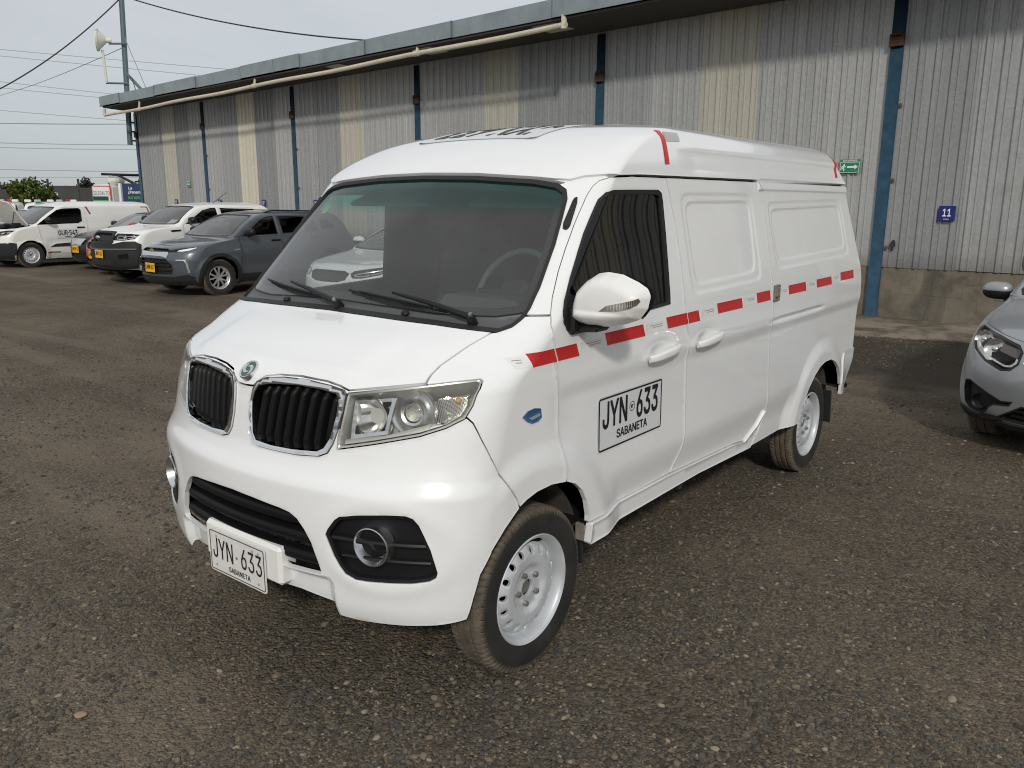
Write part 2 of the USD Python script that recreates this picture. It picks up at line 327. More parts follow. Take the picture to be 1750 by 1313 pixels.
# ---------------------------------------------------------------- wheels
def make_tyre(R, rb, w, n=180, grooves=3, sipes=60):
    """tread in +-w/2 about h=0; the outer face is +h"""
    hw = w/2; prof = [(rb, -hw*.78), (rb+.012, -hw*.9), (R-.055, -hw*1.02), (R-.03, -hw*.99), (R-.010, -hw*.88)]
    t = []
    xs = np.linspace(-.80, .80, grooves*2+2+grooves*2); 
    edges = np.linspace(-.84, .84, grooves+2)
    for i in range(grooves+1):
        a, b = edges[i], edges[i+1]
        if i: t += [(R-.009, (a-.04)*hw+0), (R-.009, (a+.04)*hw), (R-.001, (a+.05)*hw)]
        else: t += [(R-.004, a*hw)]
        t += [(R-.0005+.001*(1-abs(a+b)/2), (a+b)/2*hw)]
        t += [(R-.001 if i < grooves else R-.004, (b-.05)*hw)]
    prof = prof+t+[(R-.010, hw*.88), (R-.03, hw*.99), (R-.055, hw*1.02), (rb+.03, hw*.97), (rb+.012, hw*.9), (rb, hw*.78)]
    m = revolve(prof, n*2, 'x'); v = m.vertices.copy(); k = len(prof); v = v.reshape(n*2, k, 3); r = np.hypot(v[..., 1], v[..., 2])
    if sipes:
        idx = np.arange(n*2)[:, None]; hgt = v[..., 0]/hw; ph = (idx*sipes/(n*2)+np.abs(hgt)*.9) % 1.
        cut = (r > R-.012) & (ph < .2) & (np.abs(hgt) > .30); rr_ = np.where(cut, r-.006, r); s = rr_/r; v[..., 1] *= s; v[..., 2] *= s
    m.vertices = v.reshape(-1, 3); f = np.asarray(m.faces)
    rad = np.hypot(m.vertices[:, 1], m.vertices[:, 2])[f].mean(1); tread = rad > R-.02
    def sub(mask):
        q = trimesh.Trimesh(m.vertices, f[mask], process=False); q.remove_unreferenced_vertices(); return q
    return sub(~tread), sub(tread)
def disc_skin(zf, axis_off=0.):
    def P(X, Y):
        X = np.asarray(X, float); Y = np.asarray(Y, float); return np.stack([zf(np.hypot(X, Y))+axis_off, X, Y], -1)
    return Skin(P)
def steel_rim(rim, holes=16, face=.0):
    """pressed steel wheel, outer lip radius rim, lip plane at x=face"""
    k = rim/.205
    zt = PchipInterpolator(np.array([0, .034, .05, .072, .085, .10, .125, .150, .165, .180, .26])*k, np.array([-.028, -.028, -.031, -.031, -.022, -.014, -.014, -.022, -.034, -.052, -.07])*k+face)
    sk = disc_skin(zt); poly = Point(0, 0).buffer(.183*k, 48).difference(Point(0, 0).buffer(.031*k, 20))
    for i in range(holes):
        a = 2*np.pi*i/holes; e = shapely.affinity.rotate(shapely.affinity.scale(Point(0, 0).buffer(.0112*k, 10), 1., 1.3), math.degrees(a)-90, origin=(0, 0)); poly = poly.difference(shapely.affinity.translate(e, .147*k*math.cos(a), .147*k*math.sin(a)))
    disc = patch(sk, poly, 0, .012*k, .012, 0, bevel=.5)
    lip = revolve(np.array([(.183, -.055), (.184, -.03), (.189, -.012), (.194, -.006), (.199, -.002), (.204, .001), (.207, -.002), (.205, -.012), (.198, -.02)])*k+[0, face], 72, 'x')
    lip.invert()
    nuts = []
    for i in range(5):
        a = 2*np.pi*i/5+.4; c = np.array([face-.030*k, .058*k*math.cos(a), .058*k*math.sin(a)]); n_ = trimesh.creation.cylinder(.0105*k, .026*k, sections=6); nuts.append(xf(n_, c, rot=(0, 90, 0)))
        nuts.append(xf(trimesh.creation.cylinder(.006*k, .034*k, sections=10), c, rot=(0, 90, 0)))
    hub = revolve(np.array([(0, -.036), (.022, -.036), (.026, -.04), (.034, -.05)])*k+[0, face], 24, 'x'); hub.invert()
    back = revolve(np.array([(0, -.10), (.19, -.10)])*k+[0, face], 32, 'x')
    return disc, lip, nuts, hub, back
def alloy_rim(rim, spokes=5, face=0., double=True):
    k = rim/.205; zt = PchipInterpolator(np.array([0, .03, .06, .12, .17, .19, .26])*k, np.array([-.022, -.02, -.016, -.012, -.016, -.03, -.05])*k+face); sk = disc_skin(zt)
    poly = Point(0, 0).buffer(.05*k, 20).union(Point(0, 0).buffer(.196*k, 48).difference(Point(0, 0).buffer(.176*k, 48)))
    for i in range(spokes):
        a = 2*np.pi*i/spokes
        for da in ((-.17, .17) if double else (0.,)):
            l = LineString([(.02*k*math.cos(a), .02*k*math.sin(a)), (.19*k*math.cos(a+da*1.6), .19*k*math.sin(a+da*1.6))]); poly = poly.union(l.buffer(.013*k if double else .024*k))
    disc = patch(sk, poly, 0, .012*k, .025, 0)
    lip = revolve(np.array([(.181, -.09), (.180, -.03), (.188, -.012), (.196, -.004), (.204, .001), (.207, -.002), (.205, -.012), (.198, -.02)])*k+[0, face], 64, 'x'); lip.invert()
    back = revolve(np.array([(0, -.09), (.19, -.09)])*k+[0, face], 32, 'x'); return disc, lip, back
# ---------------------------------------------------------------- the white van
FW, RW, WR = .649, 3.499, .300
def polydist(poly, u, z):
    """signed distance to a convex polygon (u, z), positive inside"""
    d = np.zeros(np.shape(u)); p = np.array(poly); s = np.sign(Polygon(p).exterior.is_ccw-.5)
    for a, b in zip(p, np.roll(p, -1, 0)):
        e = b-a; n = np.array([-e[1], e[0]])/np.hypot(*e)*s; d = d+np.exp(-np.clip((u-a[0])*n[0]+(z-a[1])*n[1], -1, 2)*45)
    return -np.log(d)/45
REC1 = [(1.712, 1.262), (2.477, 1.277), (2.385, 1.690), (1.640, 1.686)]; REC1I = [(1.755, 1.305), (2.406, 1.322), (2.361, 1.652), (1.690, 1.648)]
REC2 = [(2.681, 1.312), (3.905, 1.330), (3.745, 1.668), (2.577, 1.652)]; REC2I = [(2.705, 1.358), (3.827, 1.378), (3.72, 1.630), (2.626, 1.612)]
HANDLES = [(1.445, 1.053), (1.868, 1.055)]
def van_disp(p):
    w, u, z = np.abs(p[..., 0]), p[..., 1], p[..., 2]; d = np.zeros_like(u); sm = sstep((w-.70)/.08)*sstep((u-.28)/.16)
    rf = np.hypot(u-.595, (z-.335)); rb = np.hypot(u-3.53, (z-.335))
    d += sm*.018*sstep((.54-rf)/.10)*sstep((z-.18)/.1)
    d += sm*.014*sstep((.52-rb)/.10)
    side = sm*sstep((u-.62)/.2)
    d -= side*.010*sstep((1.05-z)/.07)*sstep((z-.60)/.28)*(1-sstep((.60-rf)/.1))
    d -= side*.022*sstep((.66-z)/.18)*(1-sstep((.62-rf)/.12))*(1-sstep((.60-rb)/.12))
    d += side*.006*sstep((z-1.702)/.006)*sstep((1.755-z)/.006)*sstep((u-2.46)/.01)
    for o, i in ((REC1, REC1I), (REC2, REC2I)):
        d -= side*(.0035*sstep((polydist(o, u, z)+.006)/.020)+.0045*sstep((polydist(i, u, z)+.008)/.016))
    d -= side*.016*np.exp(-(np.abs(u-3.03)/.385)**8-(np.abs(z-1.048)/.010)**4)
    for hu, hz in HANDLES: d -= side*.014*np.exp(-((u-hu+.02)/.075)**2-((z-hz-.012)/.032)**2)
    top = sstep((z-1.76)/.02)
    d += top*.006*np.exp(-((z-1.868)/.018)**2)*sstep((u-1.62)/.2)-top*.005*sstep((1.866-z)/.02)*sstep((u-1.62)/.2)
    d += sstep((z-1.955)/.02)*.007*np.cos(2*np.pi*w/.17)*sstep((.50-w)/.06)*sstep((u-1.72)/.12)
    fr = sstep((.45-u)/.2)
    d += fr*.009*sstep((.815-z)/.06)*sstep((z-.30)/.05)
    d -= fr*.030*sstep((.475-z)/.03)*sstep((.44-w)/.04)
    fb = np.hypot((w-.60)/.19, (z-.6)/.14); d += fr*.004*np.exp(-((fb-1.)/.2)**2)
    d += sstep((z-1.09)/.03)*sstep((1.25-z)/.03)*fr*.012*sstep((.50-w)/.12)
    return d
VAN = Body([(.22, .105, .30, .77, 4.20, .12), (.30, .042, .34, .805, 4.21, .12), (.40, .008, .35, .82, 4.22, .12), (.60, -.004, .36, .83, 4.25, .12), (.75, .0, .37, .833, 4.265, .12), (.86, .033, .38, .835, 4.275, .12),
 (1.0, .058, .40, .835, 4.29, .12), (1.07, .075, .42, .835, 4.295, .12), (1.10, .105, .42, .834, 4.295, .12), (1.14, .185, .41, .833, 4.295, .12), (1.19, .285, .37, .832, 4.28, .12), (1.235, .39, .32, .830, 4.26, .12), (1.258, .44, .29, .828, 4.25, .12),
 (1.35, .537, .28, .818, 4.19, .12), (1.5, .695, .25, .80, 4.10, .12), (1.65, .855, .225, .782, 4.01, .12), (1.735, .945, .205, .775, 3.96, .12), (1.77, .995, .20, .768, 3.94, .12), (1.84, 1.12, .22, .742, 3.90, .14), (1.90, 1.27, .25, .71, 3.86, .15),
 (1.94, 1.43, .28, .66, 3.83, .17), (1.965, 1.6, .30, .56, 3.8, .2), (1.98, 1.78, .3, .40, 3.75, .2), (1.986, 1.95, .25, .2, 3.7, .2), (1.988, 2.1, .2, 0.0, 3.6, .2)], van_disp)
def F_(*p): return [('f', a, b) for a, b in p]
def S_(*p): return [('s', a, b) for a, b in p]
V = VAN
ARCHF = V.poly(S_((.272, .20), (.284, .357), (.296, .428), (.314, .506), (.361, .580), (.415, .632), (.486, .680), (.524, .694), (.583, .706), (.663, .708), (.753, .694), (.808, .672), (.853, .635), (.885, .586), (.905, .522), (.908, .46), (.903, .40), (.90, .20)))
ARCHR = V.poly(S_((3.15, .20), (3.155, .36), (3.164, .395), (3.188, .461), (3.223, .518), (3.281, .585), (3.365, .645), (3.456, .685), (3.537, .700), (3.645, .700), (3.742, .672), (3.816, .622), (3.866, .560), (3.906, .488), (3.912, .41), (3.91, .20)))
HOODF = F_((0, 1.040), (.045, 1.043), (.068, 1.060), (.093, 1.080), (.151, 1.090), (.242, 1.094), (.352, 1.090), (.405, 1.082), (.442, 1.072), (.524, 1.083), (.654, 1.101))
HEDGE = F_((.649, 1.111), (.643, 1.126), (.642, 1.145), (.653, 1.166), (.670, 1.198), (.695, 1.232))
WSBOT = F_((.709, 1.2345), (.494, 1.247), (.232, 1.255), (0, 1.259))
WS_R = F_((0, 1.743), (.262, 1.738), (.529, 1.722), (.620, 1.708), (.658, 1.688), (.676, 1.658), (.70, 1.58), (.722, 1.502), (.747, 1.366), (.752, 1.305), (.749, 1.275), (.737, 1.249))
HOOD_ = V.poly(HOODF+HEDGE+WSBOT, sym=True)
WS = V.poly(WS_R+WSBOT, sym=True)
COWLLINE = F_((.77, 1.295), (.735, 1.290), (.669, 1.279), (.465, 1.277), (.27, 1.287), (0, 1.294))
COWL = WS.buffer(-.012).intersection(V.poly(F_((0, 1.20), (.78, 1.20))+COWLLINE, sym=True))
LAMP = V.poly(F_((.442, 1.065), (.524, 1.079), (.654, 1.0985), (.716, 1.107), (.769, 1.113), (.779, 1.107), (.785, 1.088), (.783, 1.040), (.774, 1.002), (.738, .976), (.676, .950), (.550, .918), (.430, .890), (.428, .924), (.437, .995)))
HOOD = HOOD_.difference(unary_union([LAMP.buffer(.007), flip(LAMP.buffer(.007))]))
GR_O = V.poly(F_((.050, 1.036), (.066, 1.062), (.105, 1.077), (.185, 1.086), (.282, 1.088), (.375, 1.081), (.427, 1.072), (.440, 1.060), (.438, 1.006), (.427, .950), (.414, .905), (.398, .875), (.368, .861), (.282, .853), (.193, .852), (.101, .853), (.068, .863), (.051, .890), (.043, .939), (.043, .991)))
GR_I = V.poly(F_((.066, 1.025), (.082, 1.048), (.130, 1.060), (.25, 1.069), (.345, 1.066), (.405, 1.058), (.418, 1.044), (.418, .991), (.404, .922), (.384, .889), (.36, .876), (.266, .869), (.168, .867), (.093, .872), (.074, .894), (.065, .943), (.059, .995)))
FOG = V.poly(F_((.425, .623), (.432, .640), (.458, .676), (.475, .689), (.536, .702), (.62, .712), (.673, .714), (.692, .706), (.706, .687), (.720, .650), (.735, .605), (.745, .556), (.749, .533), (.745, .517), (.730, .506), (.683, .496), (.616, .491), (.557, .488), (.519, .489), (.487, .503), (.470, .525), (.452, .556), (.437, .593)))
INTAKE = V.poly(F_((0, .690), (.109, .686), (.235, .677), (.280, .670), (.310, .655), (.338, .625), (.365, .585), (.387, .522), (.395, .490), (.391, .482), (.341, .481), (.239, .480), (0, .478)), sym=True)
SEAM = S_((.314, 1.004), (.326, .987), (.342, .935), (.367, .872), (.393, .820), (.436, .758), (.470, .714), (.486, .680))
BUMPER = V.poly(HOODF+F_((.70, 1.05), (.774, 1.004))+SEAM+S_((.415, .62), (.284, .357))+F_((.741, .346), (.672, .339), (.594, .335), (.503, .332), (.432, .339), (.415, .361), (.269, .380), (0, .374)), sym=True).difference(unary_union([LAMP, flip(LAMP), GR_O, flip(GR_O), FOG, flip(FOG), INTAKE, ARCHF, flip(ARCHF)]))
FENDER = V.poly(HEDGE[::-1]+F_((.654, 1.101), (.72, 1.06), (.774, 1.004))+SEAM+S_((.60, .60), (.753, .60), (.753, .694), (.744, .758), (.733, .824), (.718, .879), (.715, 1.006), (.704, 1.069), (.690, 1.166), (.684, 1.245), (.700, 1.281))+F_((.752, 1.281), (.749, 1.275), (.737, 1.249), (.709, 1.2345))).difference(unary_union([LAMP, ARCHF, HOOD, WS]))
DF_UP = S_((.700, 1.284), (.732, 1.337), (.795, 1.420), (.854, 1.491), (.928, 1.573), (.990, 1.638), (1.028, 1.680), (1.052, 1.704), (1.080, 1.724), (1.118, 1.736))
PILLAR = V.poly(F_((.752, 1.284),)+DF_UP+S_((1.10, 1.747), (1.0, 1.730))+F_((.640, 1.716), (.62, 1.708), (.658, 1.688), (.676, 1.658), (.70, 1.58), (.722, 1.502), (.747, 1.366), (.752, 1.305))).difference(WS)
DR = S_((1.520, 1.744), (1.542, 1.695), (1.585, 1.567), (1.611, 1.429), (1.630, 1.262), (1.640, 1.188), (1.652, 1.147), (1.676, 1.10), (1.684, .987), (1.692, .795), (1.695, .665), (1.688, .60), (1.675, .57), (1.619, .488))
DOOR_ = V.poly(DF_UP+S_((1.258, 1.743))+DR+S_((1.319, .486), (1.061, .490), (.88, .494), (.753, .55), (.753, .694), (.744, .758), (.733, .824), (.718, .879), (.715, 1.006), (.704, 1.069), (.690, 1.166), (.684, 1.245)))
WIN = V.poly(S_((1.075, 1.679), (1.118, 1.688), (1.251, 1.691), (1.452, 1.693), (1.476, 1.682), (1.486, 1.647), (1.493, 1.538), (1.497, 1.378), (1.500, 1.267), (1.500, 1.247), (1.288, 1.238), (1.0, 1.226), (.808, 1.217), (.768, 1.225), (.753, 1.249), (.752, 1.293), (.768, 1.327), (.819, 1.399), (.886, 1.485), (.932, 1.541), (.990, 1.603), (1.039, 1.655)))
DOOR = DOOR_.difference(unary_union([WIN, ARCHF]))
SL_R = S_((2.464, 1.746), (2.518, 1.700), (2.627, 1.132), (2.664, .582), (2.592, .503), (2.440, .447))
SLIDE = V.poly(DR[::-1]+SL_R+S_((2.30, .462), (1.70, .484)))
SILL = V.poly(S_((.918, .405), (.925, .488), (1.619, .484), (2.30, .460), (2.44, .445), (2.585, .503), (2.657, .580), (2.640, .52), (2.60, .46), (2.52, .390), (1.9, .412), (1.3, .407)))
QUARTER = V.poly(SL_R[::-1]+S_((3.2, 1.746), (3.83, 1.746), (3.93, 1.71), (4.16, 1.30), (4.215, 1.15), (4.21, .98), (4.165, .715), (3.947, .702), (3.924, .616), (3.90, .45), (3.20, .45), (3.155, .392), (2.53, .388), (2.60, .46), (2.64, .52), (2.662, .58))).difference(ARCHR)
RBUMP = V.poly(S_((3.924, .616), (3.947, .699), (4.165, .712))+[('x', 1+V.L+.6, V.bz(.71)), ('x', 1+V.L+1, V.bz(.71)), ('x', 1+V.L+1, V.bz(.42)), ('x', 1+V.L+.5, V.bz(.42))]+S_((4.08, .425), (3.90, .43))).difference(ARCHR)
TAIL = V.poly(S_((3.95, 1.71), (4.17, 1.30), (4.225, 1.15), (4.22, .98), (4.175, .72))+[('x', 1+V.L+1, V.bz(.72)), ('x', 1+V.L+1, V.bz(1.745)), ('x', 1+V.L+.3, V.bz(1.745))])
yr = V.bz(1.752); ROOF = V.poly([('x', 0, V.Y1-.002), ('x', 1+V.L+1, V.Y1-.002), ('x', 1+V.L+1, V.bz(1.757))]+S_((3.90, 1.757), (2.4, 1.754), (1.3, 1.749), (1.118, 1.742), (1.06, 1.735))+F_((.655, 1.722), (.60, 1.7245), (.529, 1.731), (.262, 1.747), (0, 1.752)), sym=True)
van = thing('cargo_van', 'white cargo van with twin chrome grilles and red tape dashes, nearest the camera', 'van')
def both(name, skin, poly, mat, right=True, label=None, **k):
    m = patch(skin, poly, **k); a = part(van, name, m, mat, label)
    b = part(van, name, mirror(m), mat, label) if right else None
    return a, b
hood = part(van, 'bonnet', patch(V, HOOD, 0, h=.016, gap=.0045), 'white_paint')
bump = part(van, 'front_bumper', patch(V, BUMPER, 0, h=.013), 'white_paint')
both('front_wing', V, FENDER, 'white_paint', h=.014, gap=.0034); both('windscreen_pillar', V, PILLAR, 'white_paint')
doorL, doorR = both('front_door', V, DOOR, 'white_paint', h=.016, gap=.0034); slL, slR = both('sliding_door', V, SLIDE, 'white_paint', h=.0105, gap=.0026)
both('rear_side_panel', V, QUARTER, 'white_paint', h=.0105, gap=.0026); both('side_sill', V, SILL, 'white_paint', off=.011, depth=.03, bevel=.4)
both('rear_bumper', V, RBUMP, 'white_paint', off=.006); both('rear_door', V, TAIL, 'white_paint')
roof = part(van, 'roof', patch(V, ROOF, .010, h=.017, depth=.035, gap=0), 'white_paint')
WHOLE = V.poly([('x', 0, V.bz(.44)), ('x', 1+V.L+1, V.bz(.44)), ('x', 1+V.L+1, V.Y1-.004), ('x', 0, V.Y1-.004)], sym=True)
SHELL = WHOLE.difference(unary_union([q.buffer(.012) for q in (ARCHF, flip(ARCHF), ARCHR, flip(ARCHR), INTAKE, FOG, flip(FOG), LAMP, flip(LAMP), GR_O, flip(GR_O))]+[WS.buffer(-.015), WIN.buffer(-.015), flip(WIN).buffer(-.015)]))
part(van, 'inner_shell', patch(V, SHELL, -.024, h=.04, depth=0, gap=0), 'underbody')
# glass
SEALW = .016
part(van, 'windscreen_seal', ringband(V, WS.buffer(.004), SEALW+.004, .004, depth=.02), 'seal_rubber')
cowl = part(van, 'wiper_cowl', patch(V, COWL, -.006, depth=.02, bevel=.6), 'cowl_plastic')
part(van, 'windscreen', patch(V, WS.difference(COWL.buffer(.002)), -.004, depth=0), 'windscreen_glass')
GLASSP = WS.buffer(-SEALW).difference(COWL); inner = rr(GLASSP.buffer(-.034), .03)
part(van, 'windscreen_border', patch(V, GLASSP.difference(inner), -.0065, depth=0, gap=0), 'black_plastic')
for sgn in (1, -1):
    mm = (lambda m: m) if sgn > 0 else mirror
    fr_ = part(van, 'window_seal', mm(ringband(V, WIN.buffer(.003), .022, .004, depth=.022)), 'seal_rubber')
    part(fr_, 'window_pane', mm(patch(V, WIN.buffer(-.012), -.006, depth=0)), 'side_glass' if sgn > 0 else 'right_glass')
    tri_ = V.poly(S_((.74, 1.20), (.90, 1.20), (.835, 1.33), (.78, 1.36))).intersection(WIN.buffer(-.005))
    part(fr_, 'mirror_base', mm(patch(V, tri_, .002, depth=.01)), 'black_plastic')
part(van, 'headliner', xf(bx(0, 0, 0, 1.26, .95, .02, .008), (0, 1.50, 1.745), rot=(4, 0, 0)), 'cabin_light')
part(van, 'windscreen_sticker', patch(V, V.poly(F_((-.575, 1.600), (-.53, 1.602), (-.525, 1.640), (-.57, 1.638))), -.009, .02, 0, 0), 'print_green')
# A-pillar vents
vent = V.poly(F_((.698, 1.661), (.703, 1.665), (.708, 1.664), (.716, 1.645), (.735, 1.565), (.733, 1.553), (.726, 1.551), (.716, 1.556), (.708, 1.575), (.697, 1.65)))
for mm in (lambda m: m, mirror):
    vt = part(van, 'pillar_vent', mm(patch(V, vent, .004, h=.008, depth=.008)), 'dark_plastic')
    part(vt, 'screw', mm(join([xf(trimesh.creation.icosphere(2, .004), V.at(a, .004)) for a in (('f', .705, 1.654), ('f', .724, 1.562))])), 'black_plastic')
# kidney grilles
for sgn in (1, -1):
    mm = (lambda m: m) if sgn > 0 else mirror
    g_ = part(van, 'grille_frame', mm(patch(V, GR_O.difference(GR_I), .007, h=.010, depth=.045, gap=.001, bevel=1.1)), 'chrome')
    part(g_, 'grille_back', mm(patch(V, GR_I, -.046, depth=0, gap=0)), 'matt_black')
    gi = GR_I.buffer(.002)
    for k in range(8):
        w0 = .093+.0425*k+.002; zz = np.linspace(.855, 1.08, 40); c = V.front(w0+0*zz, zz); ins = shapely.contains_xy(gi, c[:, 0], c[:, 1])
        zz = zz[ins]; c = V.front(w0+0*zz+(zz-.96)*.10, zz); p = V.P(c[:, 0], c[:, 1]); n = V.N(c[:, 0], c[:, 1]); tx = np.cross(n, [0, 0, 1.]); tx /= np.linalg.norm(tx, axis=1, keepdims=True); tx *= -1
        tt = np.linspace(0, 1, len(zz)); endf = .010*np.maximum(sstep((.14-tt)/.14), sstep((tt-.86)/.14))
        sec = [(-.017, -.040), (-.0135, -.014), (-.007, -.0045), (0, -.002), (.007, -.0045), (.0135, -.014), (.017, -.040)]
        vv = np.stack([p+tx*a+n*(b-endf[:, None]) for a, b in sec], 1).reshape(-1, 3); m_ = len(sec); f = []
        for i in range(len(zz)-1):
            for j in range(m_-1): q = [i*m_+j, i*m_+j+1, (i+1)*m_+j+1, (i+1)*m_+j]; f += [[q[0], q[1], q[2]], [q[0], q[2], q[3]]]
        part(g_, 'grille_slat', mm(trimesh.Trimesh(vv, f, process=False)), 'grille_black', smooth=50)
# bonnet emblem
eo = V.at(('f', 0, 1.087)); en = V.nat(('f', 0, 1.087)); ex = np.array([1., 0, 0]); ey = np.cross(en, ex); EM = np.stack([ex, ey, en], 1)
e_ = part(van, 'bonnet_emblem', xf(revolve([(0, .006), (.030, .006), (.032, .009), (.036, .010), (.0385, .006), (.0385, -.01)], 40, 'z'), eo, R=EM), 'chrome')
lens = Point(0, 0).buffer(.0302, 24); sw = Point(-.005, .004).buffer(.021).difference(Point(.004, .010).buffer(.019)); sw2 = shapely.affinity.rotate(sw, 180, origin=(0, 0))
part(e_, 'emblem_inlay', xf(trimesh.creation.extrude_polygon(lens, .0012), eo+en*.0058, R=EM), 'emblem_green')
part(e_, 'emblem_mark', [xf(trimesh.creation.extrude_polygon(g, .003), eo+en*.0068, R=EM) for q in (sw, sw2) for g in getattr(q, 'geoms', [q])], 'satin_chrome')
# headlights
def lampset(mm):
    hs = part(van, 'headlight', mm(patch(V, LAMP.buffer(-.002).difference(LAMP.buffer(-.008)), -.001, h=.01, depth=.085, gap=0, bevel=.6)), 'lamp_grey')
    part(hs, 'lamp_housing', mm(patch(V, LAMP.buffer(-.002), -.082, h=.02, depth=0, gap=0)), 'lamp_grey')
    def bowl(w0, z0, R, deep, off, hub, mats, tilt=0):
        o = V.at(('f', w0, z0), off); n = V.nat(('f', w0, z0))*.55+np.array([.06, -1, .0])*.45; n /= np.linalg.norm(n); ex = np.cross([0, 0, 1.], n); ex /= np.linalg.norm(ex); ey = np.cross(n, ex); B = np.stack([ex, ey, n], 1)
        out = []
        pr = [(R, .0), (R*1.03, .004), (R*1.06, .0), (R*1.06, -.02)]; out.append(xf(revolve(pr, 40, 'z'), o, R=B))
        t = np.linspace(1, .25, 8); pr = [(R*a, -deep*(1-a*a)) for a in t]; b = revolve(pr, 40, 'z'); b.invert(); out.append(xf(b, o, R=B))
        part(hs, 'reflector_bowl', mm(join(out)), mats)
        if hub:
            hr = hub; part(hs, 'projector_ring', mm(xf(revolve([(hr*.86, -.006), (hr*.9, .010), (hr*1.12, .014), (hr*1.3, .004), (hr*1.45, -.03)], 36, 'z'), o-n*deep*.25, R=B)), 'satin_chrome')
            part(hs, 'projector_lens', mm(xf(trimesh.creation.icosphere(3, hr*.9), o-n*deep*.30, R=B@np.diag([1, 1, .5]))), 'proj_lens')
    bowl(.640, 1.020, .072, .050, -.034, .036, 'reflector'); bowl(.510, 1.000, .056, .050, -.042, 0, 'reflector')
    # inner frame, signal reflector with flutes
    blk = V.poly(F_((.452, 1.045), (.585, 1.066), (.575, .948), (.452, .922))); part(hs, 'lamp_bezel', mm(patch(V, blk.difference(rr(blk.buffer(-.012), .004)), -.036, h=.012, depth=.03, gap=0)), 'satin_chrome')
    sig = V.poly(F_((.700, 1.083), (.765, 1.094), (.775, 1.075), (.765, 1.015), (.72, .987), (.690, .985))).intersection(LAMP.buffer(-.014))
    part(hs, 'signal_reflector', mm(patch(V, sig, -.048, h=.012, depth=.02, gap=0)), 'fluted')
    part(hs, 'signal_bulb', mm(xf(trimesh.creation.icosphere(2, .010), V.at(('f', .752, 1.058), -.036), scale=None)), 'amber')
    low = V.poly(F_((.440, .905), (.55, .928), (.676, .960), (.735, .985), (.70, .988), (.57, .945), (.445, .921))); part(hs, 'lamp_trim', mm(patch(V, low.intersection(LAMP.buffer(-.012)), -.02, h=.012, depth=.05, gap=0)), 'lamp_grey')
    part(hs, 'lamp_lens', mm(patch(V, LAMP, .001, h=.016, depth=.0, gap=.003)), 'lens_glass')
lampset(lambda m: m); lampset(mirror)
# fog lamps
for sgn in (1, -1):
    mm = (lambda m: m) if sgn > 0 else mirror
    fz = part(van, 'fog_lamp_surround', mm(patch(V, FOG, -.030, h=.014, depth=0, gap=0)), 'black_plastic')
    part(fz, 'surround_edge', mm(ringband(V, FOG.buffer(.001), .010, -.004, depth=.03, h=.012)), 'black_plastic')
    for z0, wa, wb, r_ in ((.612, .44, .728, .010), (.556, .47, .735, .008)):
        ww = np.linspace(wa, wb, 24); c = V.front(ww, z0+0*ww); p = V.P(c[:, 0], c[:, 1])+V.N(c[:, 0], c[:, 1])*-.020; part(fz, 'surround_bar', mm(tube(p, r_, 8)), 'black_plastic')
    o = V.at(('f', .573, .603), -.004); n = V.nat(('f', .573, .603))*.6+np.array([0, -1, 0])*.4; n /= np.linalg.norm(n); ex = np.cross([0, 0, 1.], n); ex /= np.linalg.norm(ex); B = np.stack([ex, np.cross(n, ex), n], 1)
    part(fz, 'fog_lamp_ring', mm(xf(revolve([(.066, -.035), (.065, -.004), (.063, .004), (.060, .005), (.043, -.030), (.041, -.034)], 44, 'z'), o, R=B)), 'satin_chrome')
    bw = revolve([(.043, -.028), (.038, -.05), (.022, -.064), (0, -.068)], 32, 'z'); part(fz, 'fog_lamp_bowl', mm(xf(bw, o, R=B)), 'lamp_grey')
    part(fz, 'fog_lamp_bulb', mm(xf(trimesh.creation.capsule(height=.02, radius=.008, count=[12, 12]), o-n*.05, R=B)), 'reflector')
    part(fz, 'fog_lamp_glass', mm(xf(revolve([(.044, -.030), (.02, -.024), (0, -.022)], 32, 'z'), o, R=B)), 'lens_glass')
# lower intake
part(van, 'lower_intake', patch(V, INTAKE, -.06, depth=0, gap=0), 'mesh_black')
for z0, hw in ((.648, .318), (.588, .358), (.520, .382)):
    ww = np.linspace(-hw, hw, 50); c = V.front(ww, z0+0*ww); p = V.P(c[:, 0], c[:, 1]); n = V.N(c[:, 0], c[:, 1]); sec = [(-.022, -.05), (-.016, -.016), (-.006, -.012), (.008, -.014), (.018, -.024), (.020, -.05)]
    vv = np.stack([p+n*b+np.array([0, 0, a]) for a, b in sec], 1).reshape(-1, 3); k_ = len(sec); f = []
    for i in range(len(ww)-1):
        for j in range(k_-1): q = [i*k_+j, (i+1)*k_+j, (i+1)*k_+j+1, i*k_+j+1]; f += [[q[0], q[1], q[2]], [q[0], q[2], q[3]]]
    part(van, 'intake_bar', trimesh.Trimesh(vv, f, process=False), 'grille_black', smooth=50)
